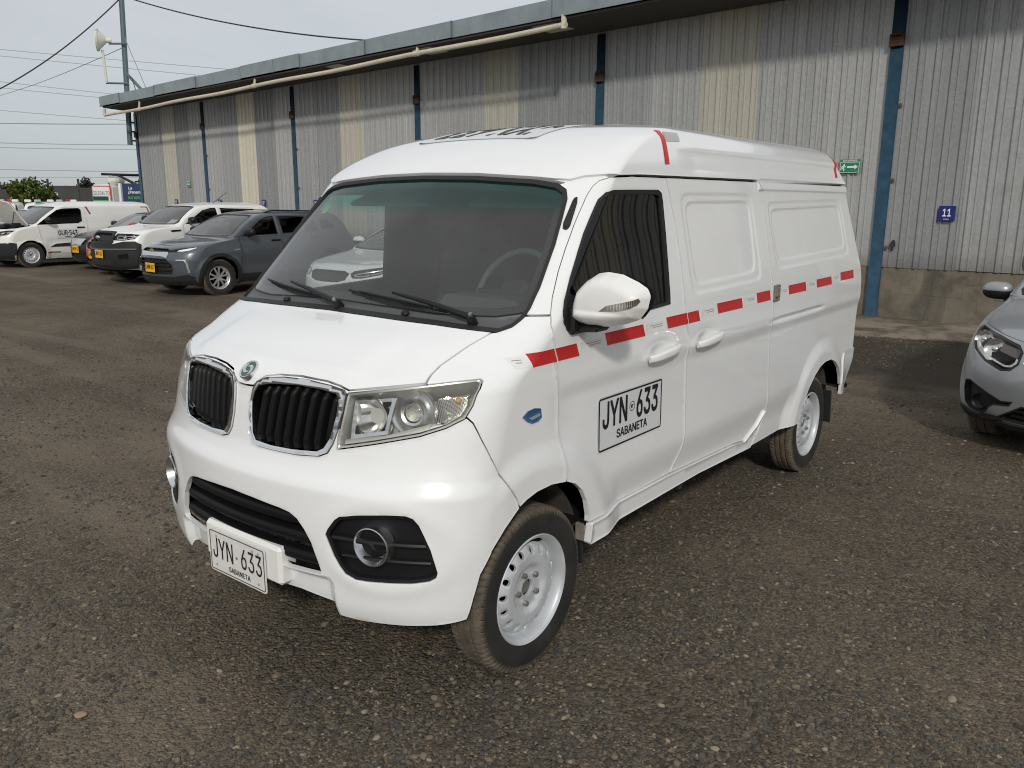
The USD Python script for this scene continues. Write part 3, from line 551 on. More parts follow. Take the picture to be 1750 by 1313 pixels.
# number plate
hold = part(van, 'plate_holder', bx(.018, .032, .467, .435, .075, .135, .012), 'white_plastic')
pl_ = part(van, 'number_plate', trimesh.util.concatenate([xf(trimesh.creation.extrude_polygon(sbox(-.155, -.07, .155, .07).buffer(.010), .003), (0, -.010, .434), R=np.array([[1, 0, 0], [0, 0, -1], [0, 1, 0]]).astype(float))]), 'plate_white')
def onplate(m, y=-.0132): return xf(m, (0, y, .434), R=np.array([[1., 0, 0], [0, 0, -1.], [0, 1., 0]]))
bd = sbox(-.152, -.067, .152, .067).buffer(.007); part(pl_, 'plate_border', onplate(trimesh.creation.extrude_polygon(bd.difference(bd.buffer(-.0028)), .001)), 'print_black')
part(pl_, 'plate_lettering', [onplate(xf(text('JYN', .074, .120), (-.082, .012, 0))), onplate(xf(text('633', .074, .118), (.086, .012, 0))), onplate(xf(text('SABANETA', .019, .125), (.012, -.050, 0))), onplate(xf(text('RT', .008, .010), (.001, .004, 0)))], 'print_black', smooth=False)
part(pl_, 'plate_bolt', [onplate(xf(trimesh.creation.icosphere(2, .005), (a, .058, 0))) for a in (-.118, .096)]+[onplate(xf(trimesh.creation.cylinder(.0045, .002), (a, b, 0))) for a, b in ((-.125, -.052), (.122, -.056), (.128, .056))], 'print_grey')
# wipers and washer nozzles
def wiper(pv, tip, mid, end):
    o = [V.at(pv, .020), V.at(mid, .034)]
    p0 = V.at(pv, .004); a = part(van, 'wiper', [tube(np.array([V.at(pv, .022), (V.at(pv, .03)+V.at(mid, .04))/2, V.at(mid, .03)]), [.012, .009, .005], 6)], 'black_plastic')
    c0, c1 = V.chart(tip), V.chart(end); t = np.linspace(0, 1, 24); c = c0+(c1-c0)*t[:, None]; p = V.P(c[:, 0], c[:, 1]); n = V.N(c[:, 0], c[:, 1])
    part(a, 'wiper_blade', [tube(p+n*.006, .0045, 6), tube(p[3:-3]+n[3:-3]*(.014+.006*np.sin(np.pi*t[3:-3]))[:, None], .0035, 6)], 'seal_rubber')
    B = np.stack([[1, 0, 0], np.cross(V.nat(pv), [1, 0, 0]), V.nat(pv)], 1); part(a, 'wiper_pivot', xf(revolve([(0, .030), (.011, .030), (.015, .024), (.018, 0), (.020, -.012)], 20, 'z'), V.at(pv), R=B), 'black_plastic')
    part(a, 'pivot_nut', xf(trimesh.creation.cylinder(.007, .012, sections=6), V.at(pv, .034), R=B), 'nut_steel')
wiper(('f', .030, 1.272), ('f', -.560, 1.322), ('f', -.30, 1.318), ('f', -.075, 1.290)); wiper(('f', .610, 1.258), ('f', .035, 1.324), ('f', .27, 1.316), ('f', .505, 1.280))
for w0 in (-.29, .352): part(cowl, 'washer_nozzle', xf(bx(0, 0, 0, .030, .022, .016, .006), V.at(('f', w0, 1.268), .006), rot=(28, 0, 0)), 'black_plastic')
# door mirror on the driver's side
MO = Polygon([(.823, 1.300), (.826, 1.259), (.836, 1.249), (.891, 1.243), (.960, 1.248), (1.015, 1.261), (1.063, 1.280), (1.089, 1.315), (1.096, 1.353), (1.086, 1.373), (1.054, 1.391), (.998, 1.412), (.943, 1.417), (.909, 1.411), (.875, 1.389), (.841, 1.355)]).buffer(-.02).buffer(.027)
def mirror_front(X, Y):
    X = np.asarray(X, float); Y = np.asarray(Y, float); d = shapely.distance(shapely.points(X.ravel(), Y.ravel()), MO.exterior).reshape(X.shape)*np.where(shapely.contains_xy(MO, X.ravel(), Y.ravel()).reshape(X.shape), 1, -1)
    t = np.clip((d+.0)/.048, 0, 1); return np.stack([X, .860-.080*np.sqrt(1-(1-t)**2+1e-6)-.02*np.clip(1-((X-.95)/.16)**2-((Y-1.33)/.10)**2, 0, 1)-.012*sstep((1.30-Y)/.02)*t, Y], -1)
MS = Skin(mirror_front)
mir = part(van, 'door_mirror', patch(MS, MO.buffer(-.0012), 0, .010, .03, 0, bevel=.3), 'white_plastic')
part(mir, 'mirror_glass', bx(.955, .884, 1.33, .20, .006, .12, .003), 'chrome'); part(mir, 'mirror_back', patch(Skin(lambda X, Y: np.stack([-np.asarray(X, float), .878+0*np.asarray(X), np.asarray(Y, float)], -1)), flip(MO.buffer(-.006)), 0, .04, 0, 0), 'black_plastic')
part(mir, 'mirror_indicator', patch(MS, P2([(.956, 1.301), (.985, 1.322), (1.035, 1.334), (1.072, 1.344), (1.084, 1.350), (1.087, 1.340), (1.080, 1.328), (1.060, 1.316), (1.015, 1.304)]), .002, .006, .004, 0), 'fluted')
part(mir, 'mirror_arm', [xf(bx(0, 0, 0, .11, .09, .026, .010), (.872, .845, 1.232), rot=(0, -4, 0)), xf(bx(0, 0, 0, .03, .12, .09, .01), (.838, .83, 1.255))], 'black_plastic')
# door handles, latch, badge
for (hu, hz), d_ in zip(HANDLES, (doorL, slL)):
    t = np.linspace(-1, 1, 15); c = V.side(hu+.125*t, hz+.008*t); p = V.P(c[:, 0], c[:, 1])*0+V.base(c[:, 0], c[:, 1]); p[:, 0] += .010+.018*(1-t**4)
    hm = tube(p, .013+.004*(1-t**2), 10); hm.apply_translation(-p.mean(0)); hm.apply_transform(np.diag([.8, 1, 1.1, 1])); hm.apply_translation(p.mean(0)); part(d_, 'door_handle', hm, 'white_plastic')
part(slL, 'lock_hasp', [xf(bx(0, 0, 0, .012, .07, .085, .004), V.at(('s', 2.66, 1.195), .006)), xf(bx(0, 0, 0, .022, .035, .05, .004), V.at(('s', 2.645, 1.20), .012))], 'dusty_metal')
bpoly = V.poly(S_((.515, .974), (.545, .990), (.58, .993), (.612, .986), (.618, .955), (.60, .945), (.566, .944), (.54, .955)))
bd_ = part(van, 'wing_badge', patch(V, bpoly, .004, .01, .006, 0, bevel=.8), 'badge_blue'); part(bd_, 'badge_bar', patch(V, V.poly(S_((.545, .966), (.605, .972), (.605, .963), (.56, .957))), .006, .01, .003, 0), 'print_grey')
# tapes
def tape(u0, u1, z0, z1, cutat=None, sl=0.018):
    spans = [(u0, u1)] if cutat is None else [(u0, cutat-.004), (cutat+.004, u1)]
    for a, b in spans: both('reflective_tape', V, V.poly(S_((a, z1), (b, z1+.001), (b+sl, z0), (a+sl, z0))), 'red_tape', right=False, off=.0012, depth=.001, gap=0, h=.03)
TU, TLO, THI = [.55, 1.0, 1.47, 1.95, 2.4, 2.84, 3.28, 3.72], [1.128, 1.140, 1.147, 1.159, 1.164, 1.170, 1.172, 1.180], [1.173, 1.187, 1.194, 1.206, 1.215, 1.219, 1.219, 1.232]
for a, b, c in ((.556, .821, .692), (1.005, 1.282, None), (1.470, 1.763, 1.655), (1.949, 2.222, None), (2.403, 2.573, None), (2.836, 3.098, None), (3.282, 3.544, None), (3.717, 3.978, None)): tape(a, b, np.interp(a, TU, TLO), np.interp(a, TU, THI), c)
for a, b in ((.490, .545), (.84, .99), (1.30, 1.45), (1.79, 1.93), (2.25, 2.39), (2.72, 2.83), (3.12, 3.27), (3.56, 3.70)):
    z0, z1 = np.interp(a, TU, TLO)+.004, np.interp(a, TU, THI)-.006
    both('tape_remnant', V, V.poly(S_((a, z1), (b, z1), (b+.01, z0), (a+.01, z0))), 'clear_tape', right=False, off=.0009, depth=.001, gap=0)
    for q in range(2): both('tape_print', V, V.poly(S_((a+(b-a)*(.25+.15*q), z1-.010-.008*q), (b-.012, z1-.010-.008*q), (b-.012, z1-.0125-.008*q), (a+(b-a)*(.25+.15*q), z1-.0125-.008*q))), 'print_grey', right=False, off=.0016, depth=.0005, gap=0)
def rtape(u, wd=.030, ex=0.):
    q = V.poly(S_((u-.035, 1.792), (u-.035+wd*1.25, 1.793), (u+.022+wd, 1.922), (u+.022, 1.922))); both('roof_tape', V, q, 'red_tape', right=False, off=.0125, depth=.0015, gap=0, h=.012)
    both('roof_tape', V, V.poly(S_((u+.065, 1.920), (u+.20, 1.923), (u+.165, 1.888), (u+.035, 1.884))), 'silver_tape', right=False, off=.0125, depth=.0015, gap=0, h=.012)
rtape(1.552); rtape(3.70)
# door sign
def on_side(u0, z0): return lambda x, y: V.side(u0+x, z0+y)
ds = sbox(1.0, .750, 1.458, .930).buffer(.012)
DS = Polygon(V.side(*np.asarray(shapely.segmentize(ds.exterior, .01).coords).T))
sg_ = part(doorL, 'door_sign', patch(V, DS.buffer(.006), .0012, .02, .001, 0), 'sticker_white')
bdr = ds.difference(ds.buffer(-.0065)); part(sg_, 'sign_border', wrap(V, trimesh.util.concatenate([trimesh.creation.extrude_polygon(g, .0006) for g in [shapely.segmentize(bdr, .02)]]), on_side(0, 0), .0016), 'print_black', smooth=False)
part(sg_, 'sign_lettering', [wrap(V, xf(text('JYN', .098, .178, True), (1.105, .872, 0)), on_side(0, 0), .0016), wrap(V, xf(text('633', .104, .172, True), (1.352, .872, 0)), on_side(0, 0), .0016), wrap(V, xf(text('SABANETA', .032, .235, True), (1.235, .785, 0)), on_side(0, 0), .0016), wrap(V, xf(text('RT', .014, .018, True), (1.232, .872, 0)), on_side(0, 0), .0016),
     wrap(V, trimesh.creation.extrude_polygon(Point(1.232, .872).buffer(.020).difference(Point(1.232, .872).buffer(.0175)), .0006), on_side(0, 0), .0016)], 'print_black', smooth=False)
# roof sign: reads from behind, so it stands on its head for someone in front
def top_chart(w, u):
    Yg = np.linspace(V.bz(1.77), V.Y1-.001, 600); F, D, W = [V.f[k](Yg) for k in (1, 2, 3)]; w = np.asarray(w, float); X = np.zeros_like(w); Y = np.zeros_like(w)
    for i in range(len(w)):
        r = np.clip(np.abs(w[i])/np.maximum(W, 1e-6), 0, 1); uu = F+D*(1-np.sqrt(1-r*r)); bad = np.abs(w[i]) >= W*.999
        if bad.any(): uu = np.where(bad, np.maximum.accumulate(np.where(bad, 0, uu))+5, uu)
        Y[i] = np.interp(u[i], uu, Yg); X[i] = np.sign(w[i])*2/np.pi*np.arcsin(np.clip(np.abs(w[i])/V.f[3](Y[i]), 0, 1))
    return np.stack([X, Y], 1)
rs = shapely.segmentize(sbox(-.31, 1.265, .31, 1.665).buffer(.015), .02); RS = Polygon(top_chart(*np.asarray(rs.exterior.coords).T))
r_ = part(roof, 'roof_sign', patch(V, RS, .0125, .022, .001, 0), 'sticker_white')
rb_ = rs.difference(rs.buffer(-.008)); part(r_, 'sign_border', wrap(V, trimesh.creation.extrude_polygon(shapely.segmentize(rb_, .02), .0006), lambda x, y: top_chart(x, y), .0132), 'print_black', smooth=False)
part(r_, 'sign_lettering', [wrap(V, xf(text('JYN', .23, .26, True), (-.155, .03, 0)), lambda x, y: top_chart(-x, 1.455-y), .0135), wrap(V, xf(text('633', .23, .25, True), (.155, .03, 0)), lambda x, y: top_chart(-x, 1.455-y), .0135), wrap(V, xf(text('SABANETA', .04, .30, True), (0, -.145, 0)), lambda x, y: top_chart(-x, 1.455-y), .0135)], 'print_black', smooth=False)
# tail lamps
both('tail_lamp', V, V.poly(S_((4.16, 1.29), (4.23, 1.10), (4.225, .80), (4.19, .80), (4.19, 1.10), (4.14, 1.27))), 'red_lens', off=.004, depth=.02, gap=0)
# cabin
CB = [('cabin_floor', bx(0, 2.2, .47, 1.50, 3.4, .03), 'underbody'), ('bulkhead', bx(0, 1.85, 1.02, 1.50, .03, 1.36), 'cabin_dark'), ('dashboard', [xf(bx(0, 0, 0, 1.46, .46, .30, .05), (0, .83, 1.085)), xf(bx(0, 0, 0, .42, .20, .10, .04), (.36, .92, 1.245))], 'dashboard')]
for n_, m_, q_ in CB: part(van, n_, m_, q_)
for sx in (.36, -.36):
    s_ = part(van, 'seat', [xf(bx(0, 0, 0, .50, .50, .16, .05), (sx, 1.38, .80)), xf(bx(0, 0, 0, .48, .13, .62, .05), (sx, 1.66, 1.14), rot=(-12, 0, 0))], 'seat_fabric')
    part(s_, 'headrest', xf(bx(0, 0, 0, .26, .10, .18, .04), (sx, 1.73, 1.53), rot=(-10, 0, 0)), 'seat_fabric')
th = np.linspace(0, 2*np.pi, 40, endpoint=False); wc = np.array([.36, 1.08, 1.285]); wx, wy = np.array([1., 0, 0]), np.array([0, .42, .907])
st_ = part(van, 'steering_wheel', ringtube(wc+.185*(np.cos(th)[:, None]*wx+np.sin(th)[:, None]*wy), .014, 8), 'grey_plastic')
part(st_, 'steering_hub', [tube([wc-wx*.18, wc, wc+wx*.18], .018, 8), tube([wc, wc-wy*.18], .016, 8), xf(bx(0, 0, 0, .13, .06, .12, .02), wc, rot=(-65+40, 0, 0))], 'dark_plastic')
rv = part(van, 'cabin_mirror', [xf(bx(0, 0, 0, .25, .03, .075, .012), (.02, 1.10, 1.575), rot=(10, 0, 8))], 'dark_plastic'); part(rv, 'mirror_stem', tube([(.02, 1.08, 1.60), (.02, 1.03, 1.66)], .008, 6), 'dark_plastic')
part(van, 'sun_visor', [xf(bx(0, 0, 0, .50, .17, .02, .008), (.36, 1.16, 1.66), rot=(20, 0, 0))], 'cabin_light'); part(van, 'sun_visor', [xf(bx(0, 0, 0, .50, .17, .02, .008), (-.36, 1.16, 1.66), rot=(20, 0, 0))], 'cabin_light')
# wheel liners, underside, flaps
for u0, a0 in ((FW-.05, .385), (RW+.03, .395)):
    for sx in (1, -1):
        t = np.linspace(-.22, np.pi-.08, 30); pr = []
        vv = []; f = []
        for i, a in enumerate(t):
            for w_ in (.50, .750): vv.append([sx*w_, u0+a0*math.cos(a), .345+a0*.97*math.sin(a)])
        for i in range(len(t)-1): q = [2*i, 2*i+1, 2*i+3, 2*i+2]; f += [[q[0], q[1], q[2]], [q[0], q[2], q[3]]]
        part(van, 'wheel_liner', trimesh.Trimesh(vv, f, process=False), 'dusty_liner')
        part(van, 'liner_wall', bx(sx*.50, u0, .60, .01, .62, .34), 'underbody')
        part(van, 'mud_flap', xf(bx(0, 0, 0, .17, .012, .22 if u0 > 2 else .12, .004), (sx*.71, u0+a0-.03, .345 if u0 > 2 else .36), rot=(6, 0, 0)), 'dark_plastic')
part(van, 'rear_axle', [tube([(-.6, RW, .30), (.6, RW, .30)], .045, 10), xf(trimesh.creation.icosphere(2, .13), (0, RW, .31))], 'underbody')
part(van, 'sill_bracket', [xf(bx(0, 0, 0, .05, .02, .07, .006), (.80, .93, .44))], 'dusty_metal')
TY = make_tyre(WR, .190, .146, 290, 3, 78); RIM = steel_rim(.199)
def wheel(parent, at, sx, tyre, rim, kind='steel', rot=0.):
    mm = (lambda m: m) if sx > 0 else mirror
    R = trimesh.transformations.rotation_matrix(rot, [1, 0, 0])[:3, :3]
    def pl(m):
        v, f, n = arr(m); v = v@R.T; n = None if n is None else n@R.T; v, f, n = (v, f, n) if sx > 0 else mirror((v, f, n)); return v+np.array(at), f, n
    w_ = part(parent, 'wheel', pl(rim[0]), 'steel_rim' if kind == 'steel' else 'alloy')
    part(w_, 'tyre', pl(xf(tyre[0], (-.068, 0, 0))), 'tyre'); part(w_, 'tyre_tread', pl(xf(tyre[1], (-.068, 0, 0))), 'tyre_tread')
    part(w_, 'rim', pl(rim[1]), 'steel_rim' if kind == 'steel' else 'alloy')
    if kind == 'steel': part(w_, 'wheel_nuts', pl(join(rim[2])), 'nut_steel'); part(w_, 'hub_cap', pl(rim[3]), 'nut_steel')
    part(w_, 'brake_drum', pl(rim[-1]), 'matt_black'); return w_
for sx in (1, -1): wheel(van, (sx*.788, FW, WR+.010), sx, TY, RIM, rot=.3); wheel(van, (sx*.786, RW, WR+.008), sx, TY, RIM, rot=.1)
# ---------------------------------------------------------------- ground
M['gravel'] = usdkit.material(stage, '/World/Looks/gravel', {
    'g': ('geometry', {}), 'big': ('noise_texture', {'scale': .55, 'detail': 6., 'roughness': .62}), 'mid': ('noise_texture', {'scale': 5., 'detail': 5., 'roughness': .65}),
    'v1': ('voronoi_texture', {'scale': 120., 'randomness': 1.}), 'v2': ('voronoi_texture', {'scale': 62., 'randomness': 1.}), 'v3': ('voronoi_texture', {'scale': 170., 'randomness': 1.}),
    's1': ('separate_color', {}), 's2': ('separate_color', {}),
    'c1': ('rgb_ramp', {'ramp': [(0, (.036, .030, .023)), (.35, (.070, .058, .044)), (.7, (.108, .088, .064)), (.86, (.15, .122, .087)), (.96, (.21, .17, .12)), (1, (.26, .215, .16))]}),
    'c2': ('rgb_ramp', {'ramp': [(0, (.042, .036, .029)), (.5, (.088, .073, .055)), (.9, (.13, .108, .082)), (1, (.19, .155, .11))]}),
    'mk': ('map_range', {'from_min': .42, 'from_max': .60, 'clamp': True}), 'cm': ('mix_color', {}),
    'dust': ('mix_color', {'b': (.130, .108, .081)}), 'dk': ('map_range', {'from_min': .46, 'from_max': .72, 'to_max': .60, 'clamp': True}),
    'tone': ('rgb_ramp', {'ramp': [(.28, (.82, .82, .83)), (.46, (1.13, 1.12, 1.10)), (.72, (1.42, 1.39, 1.34))]}), 'mul': ('mix_color', {'blend_type': 'multiply', 'fac': 1.}),
    'pos': ('separate_xyz', {}), 'wn': ('noise_texture', {'scale': .9, 'detail': 5., 'roughness': .6}), 'wx': ('map_range', {'from_min': -3.2, 'from_max': -1.4, 'clamp': True}), 'wy': ('map_range', {'from_min': 5.2, 'from_max': 7.0, 'clamp': True}), 'wxy': ('math', {'math_type': 'multiply'}),
    'wm': ('math', {'math_type': 'multiply'}), 'wr': ('map_range', {'from_min': .34, 'from_max': .46, 'clamp': True}), 'wet': ('mix_color', {'b': (.030, .024, .018)}), 'ws': ('math', {'math_type': 'multiply', 'value2': .72}),
    'tm': ('mapping', {'rotation': (0, 0, .72), 'scale': (.22, 1.5, 1.)}), 'tn': ('noise_texture', {'scale': 1., 'detail': 4., 'roughness': .5, 'distortion': .6}), 'tr': ('map_range', {'from_min': .50, 'from_max': .66, 'to_max': .72, 'clamp': True}), 'trk': ('mix_color', {'b': (.148, .124, .096)}), 'ob': ('noise_texture', {'scale': .9, 'detail': 3.}), 'om': ('map_range', {'from_min': .66, 'from_max': .76, 'to_max': .5, 'clamp': True}), 'oil': ('mix_color', {'b': (.035, .031, .027)}),
    'rg': ('map_range', {'to_min': .93, 'to_max': .62}),
    'b1': ('bump', {'strength': .9, 'distance': .006, 'invert': True}), 'b2': ('bump', {'strength': .8, 'distance': .010, 'invert': True}), 'b3': ('bump', {'strength': .5, 'distance': .02}),
    'p': ('principled_bsdf', {'roughness': .95, 'specular_ior_level': .25})},
    [('g.position', x+'.vector') for x in ('big', 'mid', 'v1', 'v2', 'v3', 'wn', 'pos')]+[('v1.color', 's1.color'), ('v2.color', 's2.color'), ('s1.r', 'c1.fac'), ('s2.g', 'c2.fac'), ('mid.fac', 'mk.value'), ('mk.result', 'cm.fac'), ('c2.color', 'cm.a'), ('c1.color', 'cm.b'),
     ('big.fac', 'dk.value'), ('dk.result', 'dust.fac'), ('cm.result', 'dust.a'), ('dust.result', 'trk.a'), ('g.position', 'tm.vector'), ('tm.vector', 'tn.vector'), ('tn.fac', 'tr.value'), ('tr.result', 'trk.fac'), ('g.position', 'ob.vector'), ('ob.fac', 'om.value'), ('om.result', 'oil.fac'), ('trk.result', 'oil.a'), ('oil.result', 'mul.a'), ('big.fac', 'tone.fac'), ('tone.color', 'mul.b'),
     ('pos.x', 'wx.value'), ('pos.y', 'wy.value'), ('wx.result', 'wxy.value1'), ('wy.result', 'wxy.value2'), ('wxy.value', 'wm.value1'), ('wn.fac', 'wm.value2'), ('wm.value', 'wr.value'), ('wr.result', 'ws.value1'), ('ws.value', 'wet.fac'), ('mul.result', 'wet.a'), ('wet.result', 'p.base_color'),
     ('wr.result', 'rg.value'), ('rg.result', 'p.roughness'), ('v1.distance', 'b1.height'), ('v2.distance', 'b2.height'), ('mid.fac', 'b3.height'), ('b3.normal', 'b2.normal'), ('b2.normal', 'b1.normal'), ('b1.normal', 'p.normal')], surface='p.BSDF')
gx = np.unique(np.r_[np.arange(-6, 5, .06), -6-np.geomspace(.08, 900, 70), 5+np.geomspace(.08, 900, 60)]); gy = np.unique(np.r_[np.arange(-2.5, 7, .06), -2.5-np.geomspace(.08, 300, 40), 7+np.geomspace(.08, 900, 60)])
GX, GY = np.meshgrid(gx, gy, indexing='ij')
def ground_z(x, y):
    p = np.stack([x, y, 0*x], -1); d = np.hypot(x, y-2); near = 1-sstep((d-10)/15)
    return (.020*(meshkit.fbm(p*.9, 4, 3)-.5)+.012*(meshkit.fbm(p*6, 3, 9)-.5))*near+.004
GZ = ground_z(GX, GY); n_ = len(gy); i, j = np.meshgrid(np.arange(len(gx)-1), np.arange(n_-1), indexing='ij'); q = np.stack([i*n_+j, (i+1)*n_+j, (i+1)*n_+j+1, i*n_+j+1], -1).reshape(-1, 4)
structure('ground', (np.stack([GX, GY, GZ], -1).reshape(-1, 3), np.vstack([q[:, [0, 1, 2]], q[:, [0, 2, 3]]]), None) and trimesh.Trimesh(np.stack([GX, GY, GZ], -1).reshape(-1, 3), np.vstack([q[:, [0, 1, 2]], q[:, [0, 2, 3]]]), process=False), 'gravel', smooth=True)
# loose gravel: real stones, thinning with distance
def stones(n, prototypes):
    rng = np.random.default_rng(11); pts = []
    while len(pts) < n:
        r = .7+11*rng.random(20000)**1.25; a = YAW+(rng.random(20000)-.5)*1.5; x = CAM[0]+np.sin(a)*r; y = CAM[1]+np.cos(a)*r
        ok = (rng.random(20000) < .25+.75*(meshkit.fbm(np.stack([x*1.3, y*1.3, 0*x], -1), 3, 21) > .5)) & (y < 9.6); pts += list(zip(x[ok], y[ok]))
    P = np.array(pts[:n]); z = ground_z(P[:, 0], P[:, 1]); s = np.clip(.0042*np.exp(rng.normal(0, .48, n)), .0018, .018)
    inst = UsdGeom.PointInstancer.Define(stage, '/World/loose_gravel'); put(inst.GetPrim(), 'loose grey and brown gravel stones scattered over the yard', 'gravel', kind='stuff')
    paths = []
    for k, (col, seed) in enumerate(prototypes):
        m = trimesh.creation.icosphere(1, 1.); v = m.vertices; v = v*(1+.95*(meshkit.fbm(v*1.6+seed, 2, seed)-.5))[:, None]*[1, .78, .55]; m.vertices = v
        nm = f'stone_colour_{"abcdefgh"[k]}'; pm(nm, col, .9, spec=.3); paths.append(part('/World/loose_gravel', 'stone', m, nm, smooth=False))
    inst.CreatePrototypesRel().SetTargets([Sdf.Path(p) for p in paths]); inst.CreateProtoIndicesAttr(Vt.IntArray.FromNumpy(rng.choice(len(paths), n, p=[.25, .25, .22, .17, .08, .03]).astype(np.int32)))
    inst.CreatePositionsAttr(Vt.Vec3fArray.FromNumpy(np.stack([P[:, 0], P[:, 1], z+s*.12], 1).astype(np.float32))); inst.CreateScalesAttr(Vt.Vec3fArray.FromNumpy(np.repeat(s[:, None], 3, 1).astype(np.float32)))
    yaw = rng.random(n)*2*np.pi; t1 = rng.normal(0, .25, n); qs = np.stack([np.cos(yaw/2)*np.cos(t1/2), np.cos(yaw/2)*np.sin(t1/2), np.sin(yaw/2)*np.sin(t1/2), np.sin(yaw/2)*np.cos(t1/2)], 1)
    inst.CreateOrientationsAttr(Vt.QuathArray([Gf.Quath(*map(float, k)) for k in qs]))
stones(170000, [((.052, .046, .040), 1), ((.085, .074, .060), 2), ((.115, .098, .076), 3), ((.075, .072, .068), 4), ((.17, .135, .095), 5), ((.25, .21, .16), 6)])
pm('pink_stone', (.30, .20, .14), .9); chip = trimesh.creation.icosphere(2, 1.); chip.vertices = chip.vertices*(1+.5*(meshkit.fbm(chip.vertices*1.1, 2, 5)-.5))[:, None]*[.021, .017, .006]
solo('stone_chip', xf(chip, (-.19, -.50, .010), rot=(0, 0, 30)), 'pink_stone', 'flat pinkish stone chip lying on the gravel in front of the white van', 'stone', smooth=60)
# ---------------------------------------------------------------- warehouse
BA = -.103; WO = np.array([-.915, 11.008, 0]); WD = np.array([math.cos(BA), math.sin(BA), 0]); WN = np.array([-WD[1], WD[0], 0])
def Wl(s, off, z): return WO+WD*s-WN*off+np.array([0, 0, z])
def sheetmat(name, a, b, c, stain, rough, metal, sc):
    M[name] = usdkit.material(stage, '/World/Looks/'+name, {'g': ('geometry', {}), 'm': ('mapping', {'scale': (9., 9., .22)}), 'n': ('noise_texture', {'scale': 1., 'detail': 6., 'roughness': .65}), 'r': ('rgb_ramp', {'ramp': [(.3, a), (.5, b), (.72, c)]}),
        'v': ('voronoi_texture', {'scale': sc}), 'sv': ('separate_color', {}), 'vr': ('rgb_ramp', {'ramp': [(0, (.92, .92, .92)), (1, (1.08, 1.08, 1.08))]}), 'mu': ('mix_color', {'blend_type': 'multiply', 'fac': 1.}),
        'o': ('object_info', {}), 'or': ('rgb_ramp', {'ramp': [(0, (.76, .77, .78)), (.5, (.98, .98, .98)), (1, (1.17, 1.16, 1.13))]}), 'mo': ('mix_color', {'blend_type': 'multiply', 'fac': 1.}),
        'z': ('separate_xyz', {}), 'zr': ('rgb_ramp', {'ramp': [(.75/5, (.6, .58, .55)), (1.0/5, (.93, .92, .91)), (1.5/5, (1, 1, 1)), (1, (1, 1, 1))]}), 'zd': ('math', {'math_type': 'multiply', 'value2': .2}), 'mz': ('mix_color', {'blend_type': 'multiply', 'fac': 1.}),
        'n2': ('noise_texture', {'scale': .8, 'detail': 7., 'roughness': .7}), 'r2': ('map_range', {'from_min': .60, 'from_max': .78, 'clamp': True}), 'st': ('mix_color', {'b': stain}),
        'p': ('principled_bsdf', {'roughness': rough, 'metallic': metal})},
        [('g.position', 'm.vector'), ('m.vector', 'n.vector'), ('n.fac', 'r.fac'), ('g.position', 'v.vector'), ('v.color', 'sv.color'), ('sv.r', 'vr.fac'), ('r.color', 'mu.a'), ('vr.color', 'mu.b'), ('o.random', 'or.fac'), ('mu.result', 'mo.a'), ('or.color', 'mo.b'),
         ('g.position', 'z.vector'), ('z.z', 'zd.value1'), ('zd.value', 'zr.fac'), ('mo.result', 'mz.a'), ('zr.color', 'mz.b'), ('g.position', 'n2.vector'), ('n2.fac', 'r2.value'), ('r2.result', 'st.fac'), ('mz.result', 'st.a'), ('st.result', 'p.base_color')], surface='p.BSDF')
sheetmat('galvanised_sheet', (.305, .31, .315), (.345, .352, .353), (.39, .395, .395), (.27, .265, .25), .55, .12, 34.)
sheetmat('translucent_sheet', (.46, .44, .37), (.51, .49, .415), (.55, .53, .46), (.44, .415, .34), .5, 0., 60.)
house = thing('warehouse', 'long low warehouse of grey corrugated sheets with blue posts behind the cars', 'warehouse', WO, math.degrees(BA))
prof = []
for k in range(5): prof += [(k*.2+.004, 0), (k*.2+.083, 0), (k*.2+.094, -.026), (k*.2+.116, -.026), (k*.2+.127, 0), (k*.2+.160, 0), (k*.2+.167, -.012), (k*.2+.177, -.012), (k*.2+.184, 0)]
prof.append((1.004, -.003)); prof = np.array(prof)
def sheet(s0, w, z0, z1, y0, tilt):
    p = prof*[(w+.03)/1.004, 1]; v = np.vstack([np.c_[s0+p[:, 0], y0+p[:, 1], 0*p[:, 0]+z0], np.c_[s0+p[:, 0]+tilt, y0+p[:, 1], 0*p[:, 0]+z1]]); n = len(p); k = np.arange(n-1)
    return trimesh.Trimesh(v, np.vstack([np.stack([k, k+1, k+n+1], 1), np.stack([k, k+n+1, k+n], 1)]), process=False)
S0, S1 = -25.3, 12.0
for b in range(-5, 3):
    base_ = b*5.1
    for k, (a, w) in enumerate(((.02, 1.03), (1.05, 1.02), (2.07, 1.0), (3.07, 1.02), (4.09, 1.03))):
        dz = random.uniform(-.015, .015); m = sheet(base_+a, w, .752+dz*(k % 2), 4.62, .10+random.uniform(0, .006), random.uniform(-.006, .006))
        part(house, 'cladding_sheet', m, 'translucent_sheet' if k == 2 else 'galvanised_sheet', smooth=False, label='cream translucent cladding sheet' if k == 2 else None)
for b in range(-5, 4):
    s_ = b*5.1+(.17 if b == -5 else .035); p_ = part(house, 'wall_post', [bx(s_, .06, 2.26, .17, .012, 4.52), bx(s_, .12, 2.26, .012, .11, 4.52), bx(s_-.08, .068, 2.26, .010, .03, 4.52), bx(s_+.08, .068, 2.26, .010, .03, 4.52)], 'post_blue', smooth=False)
    part(p_, 'post_bracket', [bx(s_, .035, 3.80, .19, .04, .16), bx(s_, .02, 3.88, .12, .05, .05)], 'rust', smooth=False)
    for z_ in (1.02, 1.95, 2.95): part(p_, 'post_bolt', bx(s_+.12, .07, z_, .03, .03, .06, .006), 'rust')
